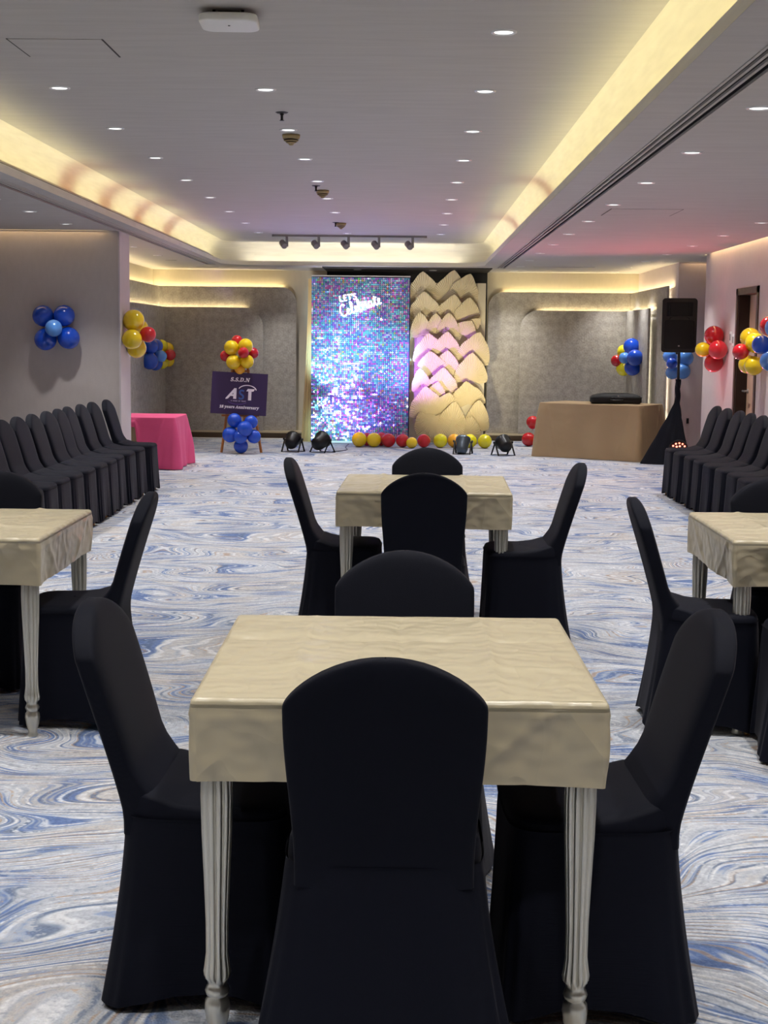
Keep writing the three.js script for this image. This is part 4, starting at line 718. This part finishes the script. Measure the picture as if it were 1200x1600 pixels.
spot('stage_beam_purple', new THREE.Color(0.4, 0.2, 1), 40, LAMP_D, [-1.1, 1.72, -21.2], 8, 0.8);
spot('stage_beam_foot', new THREE.Color(0.55, 0.95, 1), 9, LAMP_A, [-0.95, 0.2, -21.2], 22, 0.8);
spot('stage_beam_warm', new THREE.Color(1, 0.86, 0.5), 10, [0.78, 0.3, -19.45], [0.8, 1.0, -21.2], 34, 0.8);
spot('stage_beam_cream', new THREE.Color(1, 0.9, 0.66), 8, [1.24, 0.25, -19.32], [0.8, 1.5, -21.2], 34, 0.8);
spot('stage_beam_red', new THREE.Color(1, 0.1, 0.14), 13, [3.25, 0.31, -17.28], [1.6, 2.55, -15.2], 56, 1);
spot('stage_beam_lilac', new THREE.Color(0.6, 0.4, 1), 9, [-1.5, 0.3, -19.3], [-0.5, 2.87, -17.2], 48, 0.9);
{
  const t = thing('speaker_stand', 'black tripod loudspeaker stand wrapped in a black scrim', 'speaker stand', [3.4, 0, -18.2]);
  part('pole', [rod([0, 0.06, 0], [0, 1.42, 0], 0.0175), rod([0, 0.5, 0], [0, 1.02, 0], 0.022)], M.plastic, t);
  const feet = [[-0.47, 0.0, 0.12], [0.13, 0, 0.36], [0.1, 0, -0.42]];
  for (const f of feet) part('leg', [rod([0, 0.72, 0], [f[0] * 0.96, 0.012, f[2] * 0.96], 0.012)], M.plastic, t);
  part('collar', [cyl(0.03, 0.03, 0.08, 0, 0.74, 0), cyl(0.028, 0.028, 0.06, 0, 1.0, 0)], M.plastic, t);
  // the scrim: a stretched cloth from the collar down to the three feet
  const ang = feet.map((f) => [Math.atan2(f[2], f[0]), Math.hypot(f[0], f[2])]);
  part('scrim_cover', surface(90, 30, (u, v) => {
    const a = -u * Math.PI * 2; let x = 0, z = 0; const p = [];
    // foot triangle outline at this angle
    let R = 0.03; for (let k = 0; k < 3; k++) { const A = feet[k], C = feet[(k + 1) % 3], dx = Math.cos(a), dz = Math.sin(a), ex = C[0] - A[0], ez = C[2] - A[2], den = dx * ez - dz * ex; if (Math.abs(den) < 1e-6) continue; const s = (A[0] * ez - A[2] * ex) / den, q = Math.abs(ex) > Math.abs(ez) ? (dx * s - A[0]) / ex : (dz * s - A[2]) / ez; if (s > 0 && q >= -1e-4 && q <= 1.0001) R = s; }
    const neck = 0.032 + 0.006 * Math.sin(a * 3 + v * 30), k = v < 0.32 ? 0 : ((v - 0.32) / 0.68);
    const rr = lerp(neck, R * 1.04, k ** 1.05) + 0.006 * k * Math.sin(a * 14), y = v < 0.32 ? lerp(1.06, 0.78, v / 0.32) : lerp(0.78, 0.006, k);
    return [Math.cos(a) * rr, y, Math.sin(a) * rr];
  }, true), M.scrim, t);
  const s = thing('loudspeaker', 'black two-way loudspeaker cabinet on the scrim wrapped stand', 'loudspeaker', [3.385, 1.4, -18.17], rad(-6));
  const sh = new THREE.Shape(); roundRect(sh, -0.21, 0, 0.21, 0.66, 0.035);
  const cab = new THREE.ExtrudeGeometry(sh, { depth: 0.3, bevelEnabled: true, bevelThickness: 0.012, bevelSize: 0.006, bevelSegments: 2 }); cab.translate(0, 0, -0.3);
  { const p = cab.attributes.position; for (let i = 0; i < p.count; i++) { const z = p.getZ(i); p.setX(i, p.getX(i) * (1 + 0.5 * Math.min(0, z + 0.06))); } cab.computeVertexNormals(); }
  part('cabinet', toCreasedNormals(cab, 0.5), M.plastic, s);
  const gr = new THREE.Shape(); roundRect(gr, -0.18, 0.045, 0.18, 0.39, 0.03);
  const gg = new THREE.ExtrudeGeometry(gr, { depth: 0.012, bevelEnabled: true, bevelThickness: 0.006, bevelSize: 0.006, bevelSegments: 2 }); gg.translate(0, 0, 0.012);
  part('grille', planar(gg), M.grille, s);
  part('horn', [box(0.32, 0.17, 0.012, 0, 0.53, 0.014, 0.005), box(0.03, 0.17, 0.03, 0.13, 0.53, 0.02, 0.008), box(0.03, 0.17, 0.03, -0.13, 0.53, 0.02, 0.008), new THREE.TorusGeometry(0.12, 0.008, 8, 24, Math.PI).scale(1, 0.35, 1).translate(0, 0.405, 0.02)], M.grille, s);
  part('badge', box(0.022, 0.014, 0.003, 0.0, 0.075, 0.0315, 0.001), M.steel, s);
  part('pole_socket', cyl(0.025, 0.025, 0.04, 0, -0.01, -0.1), M.plastic, s);
}
{ // wall plates
  const plate = (pos, turn, label, mat, w = 0.085, h = 0.13) => { const t = thing('light_switch', label, 'switch', pos, turn); part('plate', box(w, h, 0.01, 0, 0, 0.005, 0.003), M.white, t); part('rocker', box(w * 0.45, h * 0.55, 0.008, 0, 0, 0.011, 0.002), mat, t); };
  plate([XR, 1.58, -16.12], -Math.PI / 2, 'left one of two switch plates beside the right wall door', M.trackGrey);
  plate([XR, 1.55, -15.98], -Math.PI / 2, 'right one of two switch plates beside the right wall door', M.trackGrey);
  const k = thing('wall_socket', 'black socket low on the wall right of the speaker stand', 'socket', [3.68, 0.5, -18.95]); part('plate', box(0.03, 0.07, 0.01, 0, 0, 0.005, 0.002), M.plastic, k); part('plug', [box(0.024, 0.024, 0.03, 0, -0.015, 0.02, 0.005), box(0.02, 0.018, 0.02, 0, 0.02, 0.015, 0.004)], M.plastic, k);
}
{ // cables on the floor
  single('power_cable', tube([[-1.0, 0.006, -19.45], [-0.9, 0.006, -19.55], [-0.82, 0.006, -19.8], [-0.86, 0.006, -20.3], [-0.84, 0.006, -20.9]], 0.005, 60, 6), M.plastic, 'thin black cable from the round stage lamp to the sequin wall', 'cable');
  single('power_cable', tube([[-3.4, 0.008, -21.85], [-3.0, 0.008, -21.78], [-2.5, 0.008, -21.86], [-2.0, 0.008, -21.8], [-1.6, 0.008, -21.82]], 0.008, 80, 6), M.white, 'white cable lying along the left alcove baseboard', 'cable');
}

renderer.render(scene, camera);
